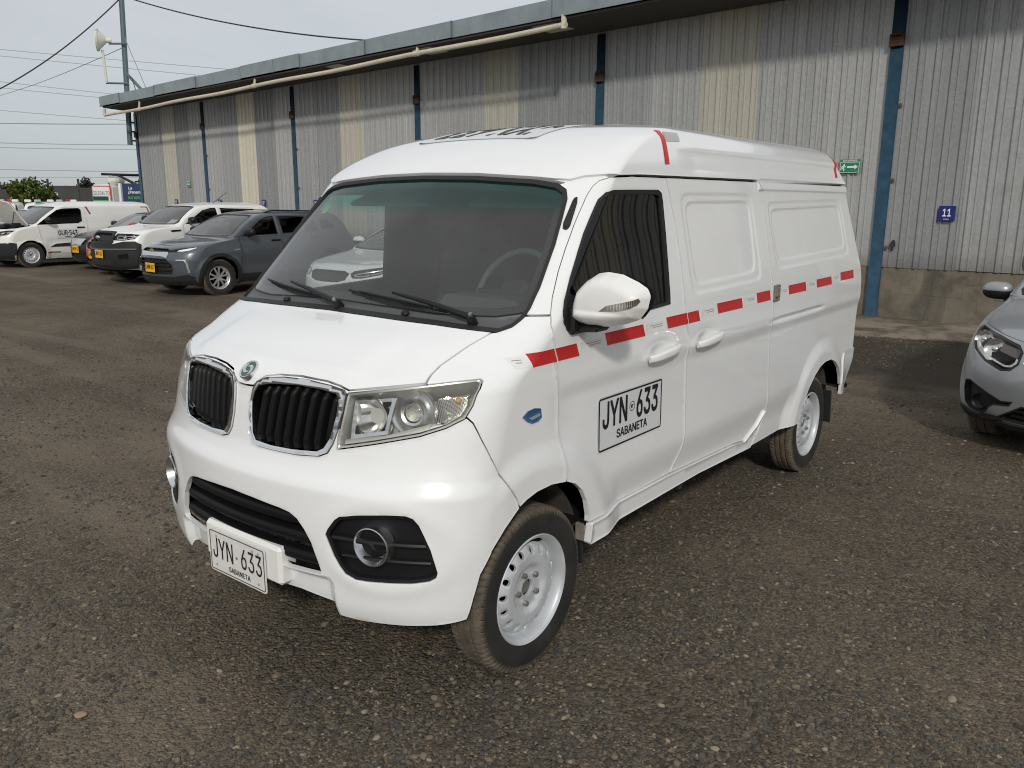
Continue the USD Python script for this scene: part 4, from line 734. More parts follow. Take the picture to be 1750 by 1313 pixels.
M['block'] = usdkit.material(stage, '/World/Looks/block', {'g': ('geometry', {}), 'n': ('noise_texture', {'scale': 3.5, 'detail': 7., 'roughness': .7}), 'r': ('rgb_ramp', {'ramp': [(.28, (.10, .090, .072)), (.5, (.175, .152, .116)), (.75, (.225, .195, .15))]}), 'n2': ('noise_texture', {'scale': 1.1, 'detail': 5., 'distortion': 1.}), 'r2': ('map_range', {'from_min': .52, 'from_max': .70, 'to_max': .9, 'clamp': True}), 'mx': ('mix_color', {'b': (.045, .042, .038)}),
    'o': ('object_info', {}), 'or': ('rgb_ramp', {'ramp': [(0, (.92, .93, .94)), (1, (1.06, 1.05, 1.02))]}), 'mo': ('mix_color', {'blend_type': 'multiply', 'fac': 1.}), 'bn': ('noise_texture', {'scale': 60., 'detail': 4.}), 'b': ('bump', {'strength': .5, 'distance': .006}), 'p': ('principled_bsdf', {'roughness': .92})},
    [('g.position', 'n.vector'), ('n.fac', 'r.fac'), ('g.position', 'n2.vector'), ('n2.fac', 'r2.value'), ('r2.result', 'mx.fac'), ('r.color', 'mx.a'), ('mx.result', 'mo.a'), ('o.random', 'or.fac'), ('or.color', 'mo.b'), ('mo.result', 'p.base_color'), ('g.position', 'bn.vector'), ('bn.fac', 'b.height'), ('b.normal', 'p.normal')], surface='p.BSDF')
course = ((.005, .190), (.199, .185), (.388, .180), (.572, .172))
nb = 0
for c, (z0, hh) in enumerate(course):
    s_ = -3.2+(c % 2)*.2
    while s_ < 6.2:
        w = .3985; part(house, 'block', bx(s_+w/2, .18+random.uniform(-.002, .003), z0+hh/2+.002, w, .14, hh+.0055, .002), 'block'); s_ += .400; nb += 1
part(house, 'plinth_wall', [bx((S0-3.25)/2, .18, .375, -3.25-S0, .14, .75), bx((6.6+S1)/2, .18, .375, S1-6.6, .14, .75)], 'block', smooth=False)
part(house, 'plinth_joints', bx((S1+S0)/2, .195, .373, S1-S0, .14, .745), 'mortar', smooth=False) if 'mortar' in M else None
part(house, 'wall_rail', [bx((S0+S1)/2, .16, z_, S1-S0, .06, .06) for z_ in (.78, 2.1, 3.4)], 'rust', smooth=False)
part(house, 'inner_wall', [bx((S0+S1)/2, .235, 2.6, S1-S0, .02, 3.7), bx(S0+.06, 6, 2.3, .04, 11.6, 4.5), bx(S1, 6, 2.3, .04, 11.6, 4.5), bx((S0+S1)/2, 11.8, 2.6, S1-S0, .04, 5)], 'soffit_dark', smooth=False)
part(house, 'roof_sheet', xf(bx(0, 0, 0, S1-S0+.4, 13.0, .05), ((S0+S1)/2, 5.55, 5.18), rot=(2.2, 0, 0)), 'galv_fascia', smooth=False)
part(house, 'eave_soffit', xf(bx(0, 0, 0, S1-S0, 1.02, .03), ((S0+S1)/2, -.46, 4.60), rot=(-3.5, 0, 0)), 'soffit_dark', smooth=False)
cuts = [-25.45, -23.79, -21.14, -18.42, -15.89, -14.28, -13.13, -10.57, -7.82, -5.28, -2.7, .0, 2.6, 5.3, 8.0, 10.6, 12.2]
for a, b in zip(cuts, cuts[1:]):
    dz, dy = random.uniform(-.012, .012), random.uniform(-.012, .012); f_ = part(house, 'fascia_panel', [bx((a+b)/2, -1.0+dy, 4.81+dz, b-a-.012, .012, .285), bx((a+b)/2, -.90+dy, 4.955+dz, b-a-.012, .21, .010), bx((a+b)/2, -.90+dy, 4.668+dz, b-a-.012, .21, .010)], 'galv_fascia', smooth=False)
    part(f_, 'fascia_strap', bx(b, -1.003, 4.81, .03, .02, .30), 'pole_steel', smooth=False)
part(house, 'fascia_end', bx(cuts[0], -.90, 4.81, .012, .22, .29), 'galv_fascia', smooth=False)
ps = np.linspace(-25.2, -5.0, 30); pz = 4.36+.16*(ps+25.2)/20.2+.012*np.sin(ps*1.2)
dp = part(house, 'drain_pipe', [tube(np.c_[ps, -.97+0*ps, pz], .045, 10), tube([(-25.2, -.97, pz[0]-.02), (-25.2, -.97, pz[0]+.20)], .052, 10), tube([(-5.05, -.97, 4.46), (-5.05, -.97, 4.68)], .05, 10)], 'pvc')
for s_ in (-22.4, -15.3, -8.9): part(dp, 'pipe_collar', [tube([(s_-.08, -.97, np.interp(s_, ps, pz)), (s_+.08, -.97, np.interp(s_, ps, pz))], .056, 10), tube([(s_, -.97, np.interp(s_, ps, pz)), (s_, -.93, 4.66)], .03, 8)], 'pvc')
for s_ in (-12., -8.9, -5.6): part(house, 'soffit_board', xf(bx(0, 0, 0, .55, .5, .02), (s_, -.62, 4.60), rot=(-3.5, 0, 0)), 'pvc')
pm('soot', (.035, .034, .034), .9); pm('soot_light', (.14, .138, .135), .9, noise=(9, (.05, .05, .05)))
def blot(c, a, b, seed, n=26):
    t = np.linspace(0, 2*np.pi, n, endpoint=False); k = .55+.8*meshkit.noise(np.stack([np.cos(t)*1.4, np.sin(t)*1.4, 0*t+seed], 1), seed); return P2(np.stack([c[0]+a*k*np.cos(t), c[1]+b*k*np.sin(t)], 1))
for k, (c, a, b, mt) in enumerate((((2.10, 1.06), .17, .22, 'soot'), ((1.97, .95), .07, .12, 'soot_light'), ((1.98, 1.90), .09, .30, 'soot_light'), ((1.90, 1.62), .035, .16, 'soot_light'), ((.08+.16, 1.06), .035, .07, 'soot'))):
    part(house, 'wall_stain', [frame(trimesh.creation.extrude_polygon(g, .001), (0, .072-.0006*k, 0), (1, 0, 0), (0, 0, 1)) for g in getattr(blot(c, a, b, 3+k), 'geoms', [blot(c, a, b, 3+k)])], mt, smooth=False)
# signs on the wall
def wsign(name, s, z, w, h, mat, label, cat, texts, group=None):
    g_ = thing(name, label, cat, Wl(s, -.055, z), math.degrees(BA), group); part(g_, 'panel', bx(0, 0, 0, w, .012, h, .003), mat)
    for st, hh, ww, x, zz, mt in texts:
        part(g_, 'lettering', frame(text(st, hh, ww, True) if isinstance(st, str) else st, (x, -.0075, zz), (1, 0, 0), (0, 0, 1)), mt, smooth=False)
    return g_
def exitart(sc):
    man = [Point(-.082, .030).buffer(.013), LineString([(-.088, .012), (-.098, -.018)]).buffer(.011), LineString([(-.098, -.018), (-.078, -.032), (-.086, -.055)]).buffer(.006), LineString([(-.098, -.018), (-.120, -.030), (-.135, -.028)]).buffer(.006), LineString([(-.086, .010), (-.066, .000), (-.056, .012)]).buffer(.005), LineString([(-.090, .012), (-.112, .010), (-.120, -.008)]).buffer(.005)]
    ar = Polygon([(-.035, .014), (.075, .014), (.075, .036), (.122, 0), (.075, -.036), (.075, -.014), (-.035, -.014)]); q = unary_union(man+[ar]); q = shapely.affinity.scale(q, sc, sc, origin=(0, 0))
    return trimesh.util.concatenate([trimesh.creation.extrude_polygon(g, .0012) for g in getattr(q, 'geoms', [q])])
def exit_sign(s, z, w, h, label):
    g_ = wsign('exit_sign', s, z, w, h, 'sign_green', label, 'sign', [(exitart(w/.30), 0, 0, 0, -.012, 'print_white'), ('SALIDA DE EMERGENCIA', .022, w*.72, 0, h*.40, 'print_white')])
    part(g_, 'sign_rim', frame(trimesh.creation.extrude_polygon(sbox(-w/2+.006, -h/2+.006, w/2-.006, h*.30).difference(sbox(-w/2+.012, -h/2+.012, w/2-.012, h*.30-.006)), .001), (0, -.0075, 0), (1, 0, 0), (0, 0, 1)), 'print_white', smooth=False)
exit_sign(-.46, 2.16, .29, .19, 'green running man exit sign on the wall just behind the white van roof'); exit_sign(-21.6, 2.13, .26, .17, 'small green exit sign on the far end of the warehouse wall above the cars')
for k, (s_, z_, t_, lb) in enumerate(((.91, 1.51, '11', 'blue number 11 sign on the wall right of the blue post'), (-5.1*1+.91, 1.51, '10', 'blue number 10 sign on the wall hidden low behind the white van'), (-14.35, 1.55, '08', 'blue number 08 sign on the wall above the dark grey car roof'), (-17.0, 1.55, '07', 'blue number 07 sign low on the wall behind the white pickup cab'), (-19.6, 1.55, '06', 'blue number 06 sign low on the wall left of the white pickup roof'), (-22.6, 1.55, '05', 'blue number 05 sign low on the wall behind the white panel van'))):
    if k != 1: wsign('bay_number_sign', s_, z_, .21, .20, 'sign_blue', lb, 'sign', [(t_, .095, .105, 0, .012, 'print_white'), ('BODEGA', .012, .07, 0, -.075, 'print_white')], 'blue bay number signs on the warehouse wall')
# concrete apron along the wall
M['concrete'] = usdkit.material(stage, '/World/Looks/concrete', {'g': ('geometry', {}), 'n': ('noise_texture', {'scale': 1.3, 'detail': 8., 'roughness': .65, 'distortion': .5}), 'r': ('rgb_ramp', {'ramp': [(.34, (.045, .037, .028)), (.47, (.13, .108, .08)), (.56, (.235, .20, .15)), (.75, (.28, .245, .19))]}), 'bn': ('noise_texture', {'scale': 40., 'detail': 5.}), 'b': ('bump', {'strength': .4, 'distance': .008}), 'p': ('principled_bsdf', {'roughness': .85})},
    [('g.position', 'n.vector'), ('n.fac', 'r.fac'), ('r.color', 'p.base_color'), ('g.position', 'bn.vector'), ('bn.fac', 'b.height'), ('b.normal', 'p.normal')], surface='p.BSDF')
ss = np.linspace(-12, 12, 160); edge = 1.75+.5*(meshkit.fbm(np.stack([ss*.5, 0*ss, 0*ss], 1), 4, 31)-.5)*2; av = np.vstack([[Wl(s, -.2, .030) for s in ss], [Wl(s, e*.55, .026) for s, e in zip(ss, edge)], [Wl(s, e, -.012) for s, e in zip(ss, edge)]]); k = np.arange(159); n_ = 160
structure('pavement', trimesh.Trimesh(av, np.vstack([np.vstack([np.stack([k+o+n_, k+o+n_+1, k+o+1], 1), np.stack([k+o+n_, k+o+1, k+o], 1)]) for o in (0, n_)]), process=False), 'concrete', smooth=True)
structure('kerb', frame(trimesh.creation.box((24, .30, .10)), Wl(0, .10, .0), WD, np.cross([0, 0, 1], WD)), 'concrete', smooth=False)
# ---------------------------------------------------------------- pole with horn antenna and wires
def wpt(px, depth):   # a far point by its direction from where the photographer stood
    d = _f+(px[0]-875)/FPX*_r2-(px[1]-656.5)/FPX*_u2; return CAM+d*depth
pole = thing('antenna_pole', 'steel pole with a white dish antenna rising behind the warehouse corner', 'pole')
p0, p1 = Wl(-25.02, .30, 3.45), Wl(-24.60, .30, 8.4); L_ = lambda z: p0+(p1-p0)*(z-3.45)/4.95
part(pole, 'pole_tube', tube([p0, p1], .085, 10), 'pole_steel')
LF = np.array([-.54, -.84, 0]); DR_ = trimesh.transformations.rotation_matrix(math.radians(57), [0, 0, 1])[:3, :3]
part(pole, 'stay_arm', tube([L_(5.75), Wl(-23.75, .2, 5.05)], .05, 6), 'pole_steel'); part(pole, 'antenna_bracket', tube([L_(6.62)+WD*.25, L_(6.62)+LF*.45], .035, 6), 'pole_steel'); part(pole, 'antenna_bracket', tube([L_(5.40)+WD*.15, L_(5.40)+LF*.62], .035, 6), 'pole_steel')
part(pole, 'antenna_rod', tube([L_(5.40)+LF*.60, L_(6.42)+LF*.66], .045, 8), 'dish_white')
dz = revolve([(0, .12), (.07, .12), (.085, -.03), (.20, -.14), (.33, -.28), (.355, -.33), (.36, -.31), (.34, -.26)], 36, 'x'); part(pole, 'dish_antenna', xf(dz, L_(6.72)+LF*.50, R=DR_), 'dish_white')
part(pole, 'dish_face', xf(revolve([(0, -.30), (.2, -.31), (.345, -.315)], 36, 'x'), L_(6.72)+LF*.50, R=DR_), 'dish_white')
part(pole, 'corner_brackets', [tube([Wl(-25.10, .28, z_), Wl(-25.25, .02, z_)], .03, 6) for z_ in (3.6, 3.9, 4.2)], 'pole_steel')
a = np.linspace(0, 1, 16)[:, None]; part(pole, 'coax_cable', tube(np.vstack([L_(5.9)-WD*.25*np.sin(a*np.pi)+WD*.0+np.array([0, 0, 1.])*(-.35*a)+WD*.45*a, L_(5.5)+WD*.55+np.array([[0, 0, -.1]]), Wl(-24.3, .2, 4.99)[None]]), .014, 5), 'cable_green')
def cable(name, a, b, sag, r, mat, label, group=None):
    t = np.linspace(0, 1, 24)[:, None]; solo(name, tube(np.asarray(a)*(1-t)+np.asarray(b)*t-np.array([0, 0, 1.])*sag*4*t*(1-t), r, 5), mat, label, 'cable', group)
cable('overhead_cable', L_(8.05), wpt((-140, 208), 24), .5, .021, 'wire', 'thick black cable from the pole top down to the left edge')
cable('overhead_cable', L_(8.1), Wl(-10.2, -1.5, 5.15), .35, .020, 'wire', 'thick black cable from the pole top to the warehouse roof on the right')
cable('guy_wire', L_(6.9), Wl(-23.2, .3, 4.95), 0, .012, 'far_wire', 'thin stay wire from below the dish down to the roof edge'); cable('guy_wire', L_(6.55), wpt((-60, 175), 60), .3, .012, 'far_wire', 'thin wire running from the dish bracket to the far left')
PL = [((-200, 66), (900, 158), 110, .030), ((-200, 75), (900, 178), 110, .030), ((-200, 115), (420, 183), 115, .030), ((-200, 128), (420, 188), 115, .030), ((-200, 170), (420, 220), 120, .030), ((-200, 205), (420, 209), 70, .034), ((-200, 238), (420, 248), 100, .034), ((-200, 246), (420, 256), 100, .030), ((-200, 283), (420, 293), 90, .030), ((-200, 300), (420, 300), 90, .022)]
for k, (a, b, d_, r_) in enumerate(PL): cable('power_line', wpt(a, d_), wpt(b, d_), .25, r_, 'far_wire', ['topmost far power line', 'second far power line from the top', 'third far power line from the top', 'fourth far power line from the top', 'fifth far power line from the top', 'darker sixth power line meeting the warehouse corner', 'seventh far power line from the top', 'eighth far power line from the top', 'lowest but one of the far power lines', 'lowest far power line just above the fence'][k]+' crossing the grey sky', 'far power lines across the sky')
# ---------------------------------------------------------------- far fence, shrub, trees
def leaves(n, centre, rad, size, seed, lump=2.2):
    rng = np.random.default_rng(seed); d = rng.normal(size=(n, 3)); d /= np.linalg.norm(d, axis=1, keepdims=True); r = rng.random(n)**.45; k = .62+.75*(meshkit.fbm(d*lump+seed, 3, seed)-.2)
    c = d*(r*k)[:, None]*np.array(rad)+np.array(centre); a = rng.normal(size=(n, 3)); a /= np.linalg.norm(a, axis=1, keepdims=True); b = np.cross(a, rng.normal(size=(n, 3))); b /= np.linalg.norm(b, axis=1, keepdims=True); s = size*(.6+.8*rng.random(n))[:, None]
    v = np.stack([c-a*s, c+b*s*.55, c+a*s, c-b*s*.55], 1).reshape(-1, 3); i = np.arange(n)[:, None]*4; return v, np.vstack([i+[0, 1, 2], i+[0, 2, 3]]), None
def leafmat(name, a, b, sc=1.2):
    M[name] = usdkit.material(stage, '/World/Looks/'+name, {'g': ('geometry', {}), 'n': ('noise_texture', {'scale': sc, 'detail': 3.}), 'r': ('rgb_ramp', {'ramp': [(.35, a), (.65, b)]}), 'd': ('diffuse_bsdf', {}), 't': ('translucent_bsdf', {}), 'm': ('mix_closure', {'fac': .3})}, [('g.position', 'n.vector'), ('n.fac', 'r.fac'), ('r.color', 'd.color'), ('r.color', 't.color'), ('d.BSDF', 'm.closure1'), ('t.BSDF', 'm.closure2')], surface='m.closure')
leafmat('shrub_leaf', (.085, .13, .03), (.20, .24, .075)); leafmat('far_leaf', (.07, .085, .075), (.10, .115, .10), .3); pm('blossom', (.55, .56, .45), .7)
fn = thing('yard_fence', 'long dark screened fence at the far left end of the yard', 'fence')
for k in range(12): a, b = wpt((-330+k*52, 352), 46), wpt((-330+k*52+52, 352), 46); h_ = 2.3+.15*math.sin(k*1.7)-.03*max(0, k-7); d_ = (b-a); ln = np.hypot(d_[0], d_[1]); e = np.array([d_[0]/ln, d_[1]/ln, 0]); part(fn, 'fence_screen', frame(trimesh.creation.box((ln-.04, .05, h_)), np.array([*(a+b)[:2]/2, h_/2-.05]), e, np.cross([0, 0, 1], e)), 'fence_dark', smooth=False); part(fn, 'fence_post', bx(a[0], a[1], 1.35, .09, .09, 2.75), 'fence_dark', smooth=False)
c_ = wpt((62, 345), 40); sh = thing('flowering_shrub', 'round green shrub with white blossom in front of the far fence', 'shrub', (c_[0], c_[1], 0))
part(sh, 'stem', [tube([(0, 0, -.1), (.3*math.cos(q), .3*math.sin(q), 1.4)], [.07, .03], 5) for q in (0, 2, 4)], 'bark')
part(sh, 'foliage', join([leaves(4200, (0, 0, 1.55), (1.55, 1.2, 1.0), .085, 3), leaves(500, (-1.1, -.5, 2.05), (.8, .4, .55), .07, 8), leaves(400, (-.3, 0, 2.3), (.7, .5, .45), .07, 9)]), 'shrub_leaf', kind='stuff'); part(sh, 'blossom', leaves(110, (0, 0, 1.6), (1.5, 1.25, 1.0), .075, 5), 'blossom', kind='stuff')
for k, (px, dp, hh, wd, lb) in enumerate(((150, 250, 8.2, 3.4, 'taller dark tree on the skyline between shrub and billboard truck'), (160, 255, 6.6, 2.2, 'dark tree on the skyline just right of the taller one'), (113, 250, 5.4, 2.6, 'small dark tree on the skyline right above the flowering shrub'), (174, 260, 5.8, 2.0, 'faint dark tree on the skyline close to the billboard truck'), (10, 200, 5.4, 5, 'dark bushy tree at the left edge beyond the fence'))):
    c_ = wpt((px, 343), dp); t_ = thing('far_tree', lb, 'tree', (c_[0], c_[1], 0)); part(t_, 'trunk', tube([(0, 0, -.2), (.1, 0, hh*.5), (0, 0, hh*.8)], [.3, .2, .08], 6), 'bark'); part(t_, 'crown', join([leaves(420, (dx*wd*.5, dx*wd*.3, hh*f_), (wd*.55, wd*.55, hh*.30*g_), .34, 40+k*5+q) for q, (dx, f_, g_) in enumerate(((0, .74, 1), (.8, .60, .7), (-.8, .56, .7)))]), 'far_leaf')
# ---------------------------------------------------------------- the other cars of the yard
def rows_of(R):   # rows may leave out B and R: taken from the row above
    out = []
    for r in R: out.append(tuple(r)+tuple(out[-1][len(r):]) if len(r) < 6 else tuple(r))
    return out
def circ(c, r, z, n=40): t = np.linspace(0, 2*np.pi, n, endpoint=False); return [('s', c+r*math.cos(a), max(.19, z+r*math.sin(a))) for a in t]
def make_car(name, label, cat, loc, rz, rows, FW, WB, R, paint, ws, wins, bonnet, lamps, doors=(), extras=(), rim='alloy', cladding=None, plate=None, mirror_at=None, mirror_mat=None, glassm='car_glass', side=2.6, group=None, h=.05, detail=(), tw=.19, noface=False, handles=(), spokes=5, rows_disp=None, tyre_n=64, seal=.018, inset=(.028, .10)):
    def disp(p):
        w, u, z = np.abs(p[..., 0]), p[..., 1], p[..., 2]; Wm = max(r[3] for r in rows); sm = sstep((w-Wm*.80)/.08)
        d = sm*.022*(sstep((R*1.55-np.hypot(u-FW, z-R))/.10)+sstep((R*1.55-np.hypot(u-FW-WB, z-R))/.10))*sstep((R*1.8+.1-z)/.05)
        d -= sm*.018*np.exp(-((z-(rows[2][0]+.06))/.09)**2)*sstep((u-FW-R*1.1)/.2)*sstep((FW+WB-R*1.1-u)/.2)
        return d if rows_disp is None else d+rows_disp(w, u, z)
    b = Body(rows_of(rows), disp, side); t = thing(name, label, cat, loc, rz, group)
    arch = [b.poly(circ(c, R*1.14, R*1.02)) for c in (FW, FW+WB)]; A = unary_union(arch+[flip(a) for a in arch])
    W_ = [b.poly(w) for w in wins]; WS_ = b.poly(ws, sym=True); BO = b.poly(bonnet, sym=True) if bonnet else None; LA = [b.poly(l) for l in lamps]; DO = [b.poly(d).difference(A) for d in doors]
    EX = [(e[0], b.poly(e[1], sym=e[4] == 'sym'), *e[2:]) for e in extras]
    cut = unary_union(W_+[flip(w) for w in W_]+[WS_]+([BO] if BO is not None else [])+LA+[flip(l) for l in LA]+DO+[flip(d) for d in DO]+[A]+[e[1] for e in EX if e[3] < 0]+[flip(e[1]) for e in EX if e[3] < 0 and e[4] == 'both'])
    whole = b.poly([('x', 0, .002), ('x', 2+b.L, .002), ('x', 2+b.L, b.Y1-.002), ('x', 0, b.Y1-.002)], sym=True)
    part(t, 'body', patch(b, whole.difference(cut), 0, h, .03, .002), paint)
    part(t, 'inner_shell', patch(b, whole.difference(unary_union(W_+[flip(w) for w in W_]+[WS_, A])), -.045, h*1.6, 0, 0), 'underbody')
    if BO is not None: part(t, 'bonnet', patch(b, BO, 0, h, .02, .003), paint)
    mm2 = (('', lambda m: m), ('', mirror))
    for _, mm in mm2:
        for d, pd in zip(DO, doors):
            q = part(t, 'door', mm(patch(b, d.difference(unary_union(W_)), 0, h, .02, .003)), paint)
            for hu, hz in handles:
                if shapely.contains_xy(d, *b.side(hu, hz)): part(q, 'door_handle', mm(xf(bx(0, 0, 0, .035, .19, .032, .010), b.at(('s', hu, hz), .012))), handles_mat.get(name, paint))
        for w in W_: part(t, 'side_window', mm(patch(b, w, -.006, h, 0, 0)), glassm if isinstance(glassm, str) else glassm[1]); part(t, 'window_trim', mm(ringband(b, w, .014, .001, .012, h=h)), 'seal_rubber')
        for l in LA:
            q = part(t, 'headlight', mm(patch(b, l, -.055, h*.6, 0, 0)), 'lamp_dark')
            part(q, 'lamp_edge', mm(ringband(b, l, .012, -.003, .055, h=h)), 'black_plastic')
            part(q, 'lamp_trim', mm(ringband(b, l.buffer(-inset[0]), .013, -.030, .02, h=h*.4)), 'satin_chrome')
            x0, y0, x1, y1 = l.bounds
            for fx, rr_ in ((.40, .34), (.70, .30)):
                cx = x0+(x1-x0)*fx; ys = np.linspace(y0, y1, 40); ys = ys[shapely.contains_xy(l, cx+0*ys, ys)]
                if len(ys) < 3: continue
                cy = ys.mean(); rad = (ys[-1]-ys[0])*.36; p = b.P(cx, cy); n = b.N(cx, cy)*.5+np.array([0, -1, 0])*.5; n /= np.linalg.norm(n); ex = np.cross([0, 0, 1.], n); ex /= np.linalg.norm(ex); Bm = np.stack([ex, np.cross(n, ex), n], 1)
                bw = revolve([(rad, 0), (rad*.8, -.018), (rad*.45, -.03), (0, -.034)], 20, 'z'); part(q, 'reflector_bowl', mm(xf(bw, p-n*.022, R=Bm)), 'reflector'); part(q, 'lamp_bulb', mm(xf(trimesh.creation.icosphere(1, rad*.36), p-n*.034, R=Bm)), 'satin_chrome')
            part(q, 'lamp_lens', mm(patch(b, l, .001, h*.8, 0, .003)), 'lens_glass')
    part(t, 'windscreen', patch(b, WS_, -.004, h, 0, 0), glassm if isinstance(glassm, str) else glassm[0]); part(t, 'windscreen_border', ringband(b, WS_, .035, -.001, .012, h=h), 'seal_rubber')
    for nm, q, mat, off, how in EX:
        for _, mm in (mm2 if how == 'both' else mm2[:1]):
            part(t, nm, mm(patch(b, q, off, h*.7, .02 if off >= 0 else 0, 0)), mat)
            if off < 0: part(t, nm+'_edge', mm(ringband(b, q.buffer(.004), .010, .001, abs(off), h=h)), mat)
    if cladding:
        for c, a in zip((FW, FW+WB), arch):
            ring = b.poly(circ(c, R*1.14+cladding, R*1.02)).difference(a).difference(unary_union(LA))
            for _, mm in mm2: part(t, 'arch_trim', mm(patch(b, ring, .008, h*.7, .02, 0)), 'dark_plastic')
    ro = alloy_rim(R*.66, spokes, 0., True) if rim == 'alloy' else steel_rim(R*.66); ty = make_tyre(R, R*.64, tw, tyre_n, 2, 0)
    Wm = float(b.f[3](b.bz(R*1.1)))
    for u in (FW, FW+WB):
        for sx in (1, -1): wheel(t, (sx*(Wm-.035), u, R), sx, ty, ro, rim, rot=.5)
        for sx in (1, -1): part(t, 'wheel_liner', xf(bx(0, 0, 0, .30, R*2.5, R*1.5), (sx*(Wm-.30), u, R*1.55)), 'matt_black')
    if mirror_at:
        mu, mz = mirror_at; wx = float(b.at(('s', mu, mz))[0])
        for sx in (1, -1):
            s = Skin(lambda X, Y: np.stack([sx*(wx+.115)+.105*np.sign(np.cos(Y)*np.cos(X))*np.abs(np.cos(Y)*np.cos(X))**.8, mu-.02+.07*np.cos(Y)*np.sin(X), mz+.075+.068*np.sign(np.sin(Y))*np.abs(np.sin(Y))**.8], -1))
            q = part(t, 'door_mirror', patch(s, sbox(-np.pi, .0, np.pi, 1.55), 0, .12, 0, 0), mirror_mat or paint); part(q, 'mirror_base', [arr(patch(s, sbox(-np.pi, -1.55, np.pi, .02), 0, .12, 0, 0)), arr(bx(sx*(wx+.02), mu, mz+.015, .10, .07, .04, .01))], 'black_plastic')
    if plate:
        pu, pz, txt, tilt = plate; y = float(b.at(('f', 0, pz))[1])-.016; q = part(t, 'number_plate', bx(0, y, pz, .31, .008, .155, .003), 'plate_yellow'); part(q, 'plate_lettering', frame(text(txt, .07, .26, True), (0, y-.006, pz+.01), (1, 0, 0), (0, 0, 1)), 'print_black', smooth=False)
    u0 = float(b.at(ws[-1])[1])
    zf = rows[4][0]*.55; top = rows[-1][0]
    for sx in (.34, -.34):
        q = part(t, 'seat', [xf(bx(0, 0, 0, .46, .46, .15, .04), (sx, u0+.75, zf+.05)), xf(bx(0, 0, 0, .44, .12, (top-zf)*.62, .04), (sx, u0+1.02, zf+(top-zf)*.38), rot=(-12, 0, 0)), xf(bx(0, 0, 0, .24, .09, .15, .03), (sx, u0+1.10, zf+(top-zf)*.78), rot=(-10, 0, 0))], 'seat_fabric')
    part(t, 'dashboard', bx(0, u0+.30, rows[4][0]+.02, 1.25, .34, .16, .04), 'dashboard'); part(t, 'car_floor', bx(0, (rows[0][4])/2, .26, 1.2, rows[0][4]*.92, .03), 'underbody')
    return t, b
pm('lamp_dark', (.22, .22, .22), .25, metal=.7)
handles_mat = {'sport_utility_car': 'black_plastic', 'panel_van': 'black_plastic'}
def glasshouse(zb, zt, wb, wt): return [('f', 0, zt), ('f', wt*.7, zt-.006), ('f', wt-.05, zt-.018), ('f', wt, zt-.06), ('f', wb, zb+.04), ('f', wb-.03, zb+.006), ('f', wb*.6, zb-.004), ('f', 0, zb-.008)]
# dark grey sport utility car, nearest of the left row
SUV = [(.20, .12, .38, .74, 3.84, .2), (.30, .03, .42, .80, 3.88), (.46, .0, .45, .835, 3.93), (.62, .0, .46, .845, 3.95), (.74, .03, .47, .848, 3.96), (.82, .09, .48, .845), (.88, .22, .46, .84), (.93, .48, .42, .83), (.97, .80, .36, .82, 3.93), (.995, .93, .24, .815), (1.01, .97, .17, .81, 3.9), (1.2, 1.28, .15, .735, 3.82), (1.34, 1.55, .15, .665, 3.70), (1.40, 1.72, .18, .60, 3.6), (1.435, 1.95, .22, .47, 3.5), (1.455, 2.2, .25, .28, 3.4), (1.46, 2.5, .2, 0, 3.2)]
suv, _b = make_car('sport_utility_car', 'dark grey sport utility car with silver five spoke wheels, nearest in the parked row', 'car', (-11.35, 5.86, 0), -1., SUV, .82, 2.42, .318, 'grey_paint', glasshouse(1.01, 1.385, .745, .60),
    [S_((1.30, 1.015), (2.06, 1.035), (2.06, 1.355), (1.93, 1.35), (1.78, 1.305)), S_((2.16, 1.04), (2.98, 1.07), (2.96, 1.30), (2.70, 1.345), (2.16, 1.358)), S_((3.08, 1.09), (3.40, 1.13), (3.28, 1.28), (3.06, 1.29))],
    F_((0, .875), (.40, .870), (.60, .865), (.735, .885), (.755, .93), (.75, .99), (.70, 1.0), (0, 1.0)), [F_((.42, .765), (.60, .775), (.74, .80), (.79, .845), (.74, .85), (.60, .835), (.42, .80))],
    doors=[S_((1.22, .99), (1.27, .70), (1.22, .36), (2.10, .36), (2.10, 1.375), (1.92, 1.37), (1.74, 1.315)), S_((2.12, .36), (2.62, .36), (2.85, .60), (3.05, .85), (3.02, 1.33), (2.70, 1.36), (2.12, 1.375))],
    extras=[('upper_grille', F_((0, .83), (.36, .825), (.44, .80), (.42, .775), (.30, .76), (0, .75)), 'black_plastic', -.03, 'sym'), ('lamp_signature', F_((.60, .805), (.78, .848), (.785, .838), (.74, .802), (.66, .785), (.58, .785)), 'print_white', .003, 'both'), ('lower_grille', F_((0, .66), (.40, .655), (.52, .56), (.54, .46), (.50, .40), (0, .39)), 'mesh_black', -.04, 'sym'), ('grille_bar', F_((0, .765), (.42, .772), (.44, .745), (.42, .675), (.30, .700), (0, .705)), 'satin_chrome', .008, 'sym'),
            ('lower_skirt', F_((0, .36), (.55, .36), (.74, .40), (.80, .36), (.77, .23), (.55, .21), (0, .21)), 'dark_plastic', .010, 'sym'), ('fog_bracket', F_((.60, .655), (.73, .655), (.76, .60), (.775, .44), (.755, .44), (.735, .60), (.715, .635), (.60, .635)), 'satin_chrome', .010, 'both'), ('sill_cladding', S_((1.16, .36), (2.86, .36), (2.84, .23), (1.18, .23)), 'dark_plastic', .012, 'both'), ('wing_badge', S_((1.10, .80), (1.22, .81), (1.22, .785), (1.10, .775)), 'satin_chrome', .006, 'both')],
    cladding=.055, plate=(0, .50, 'LNW 67', 0), mirror_at=(1.42, 1.01), mirror_mat='black_plastic', handles=((1.98, .93), (2.86, .95)), h=.035, glassm=('car_glass', 'dark_glass'))
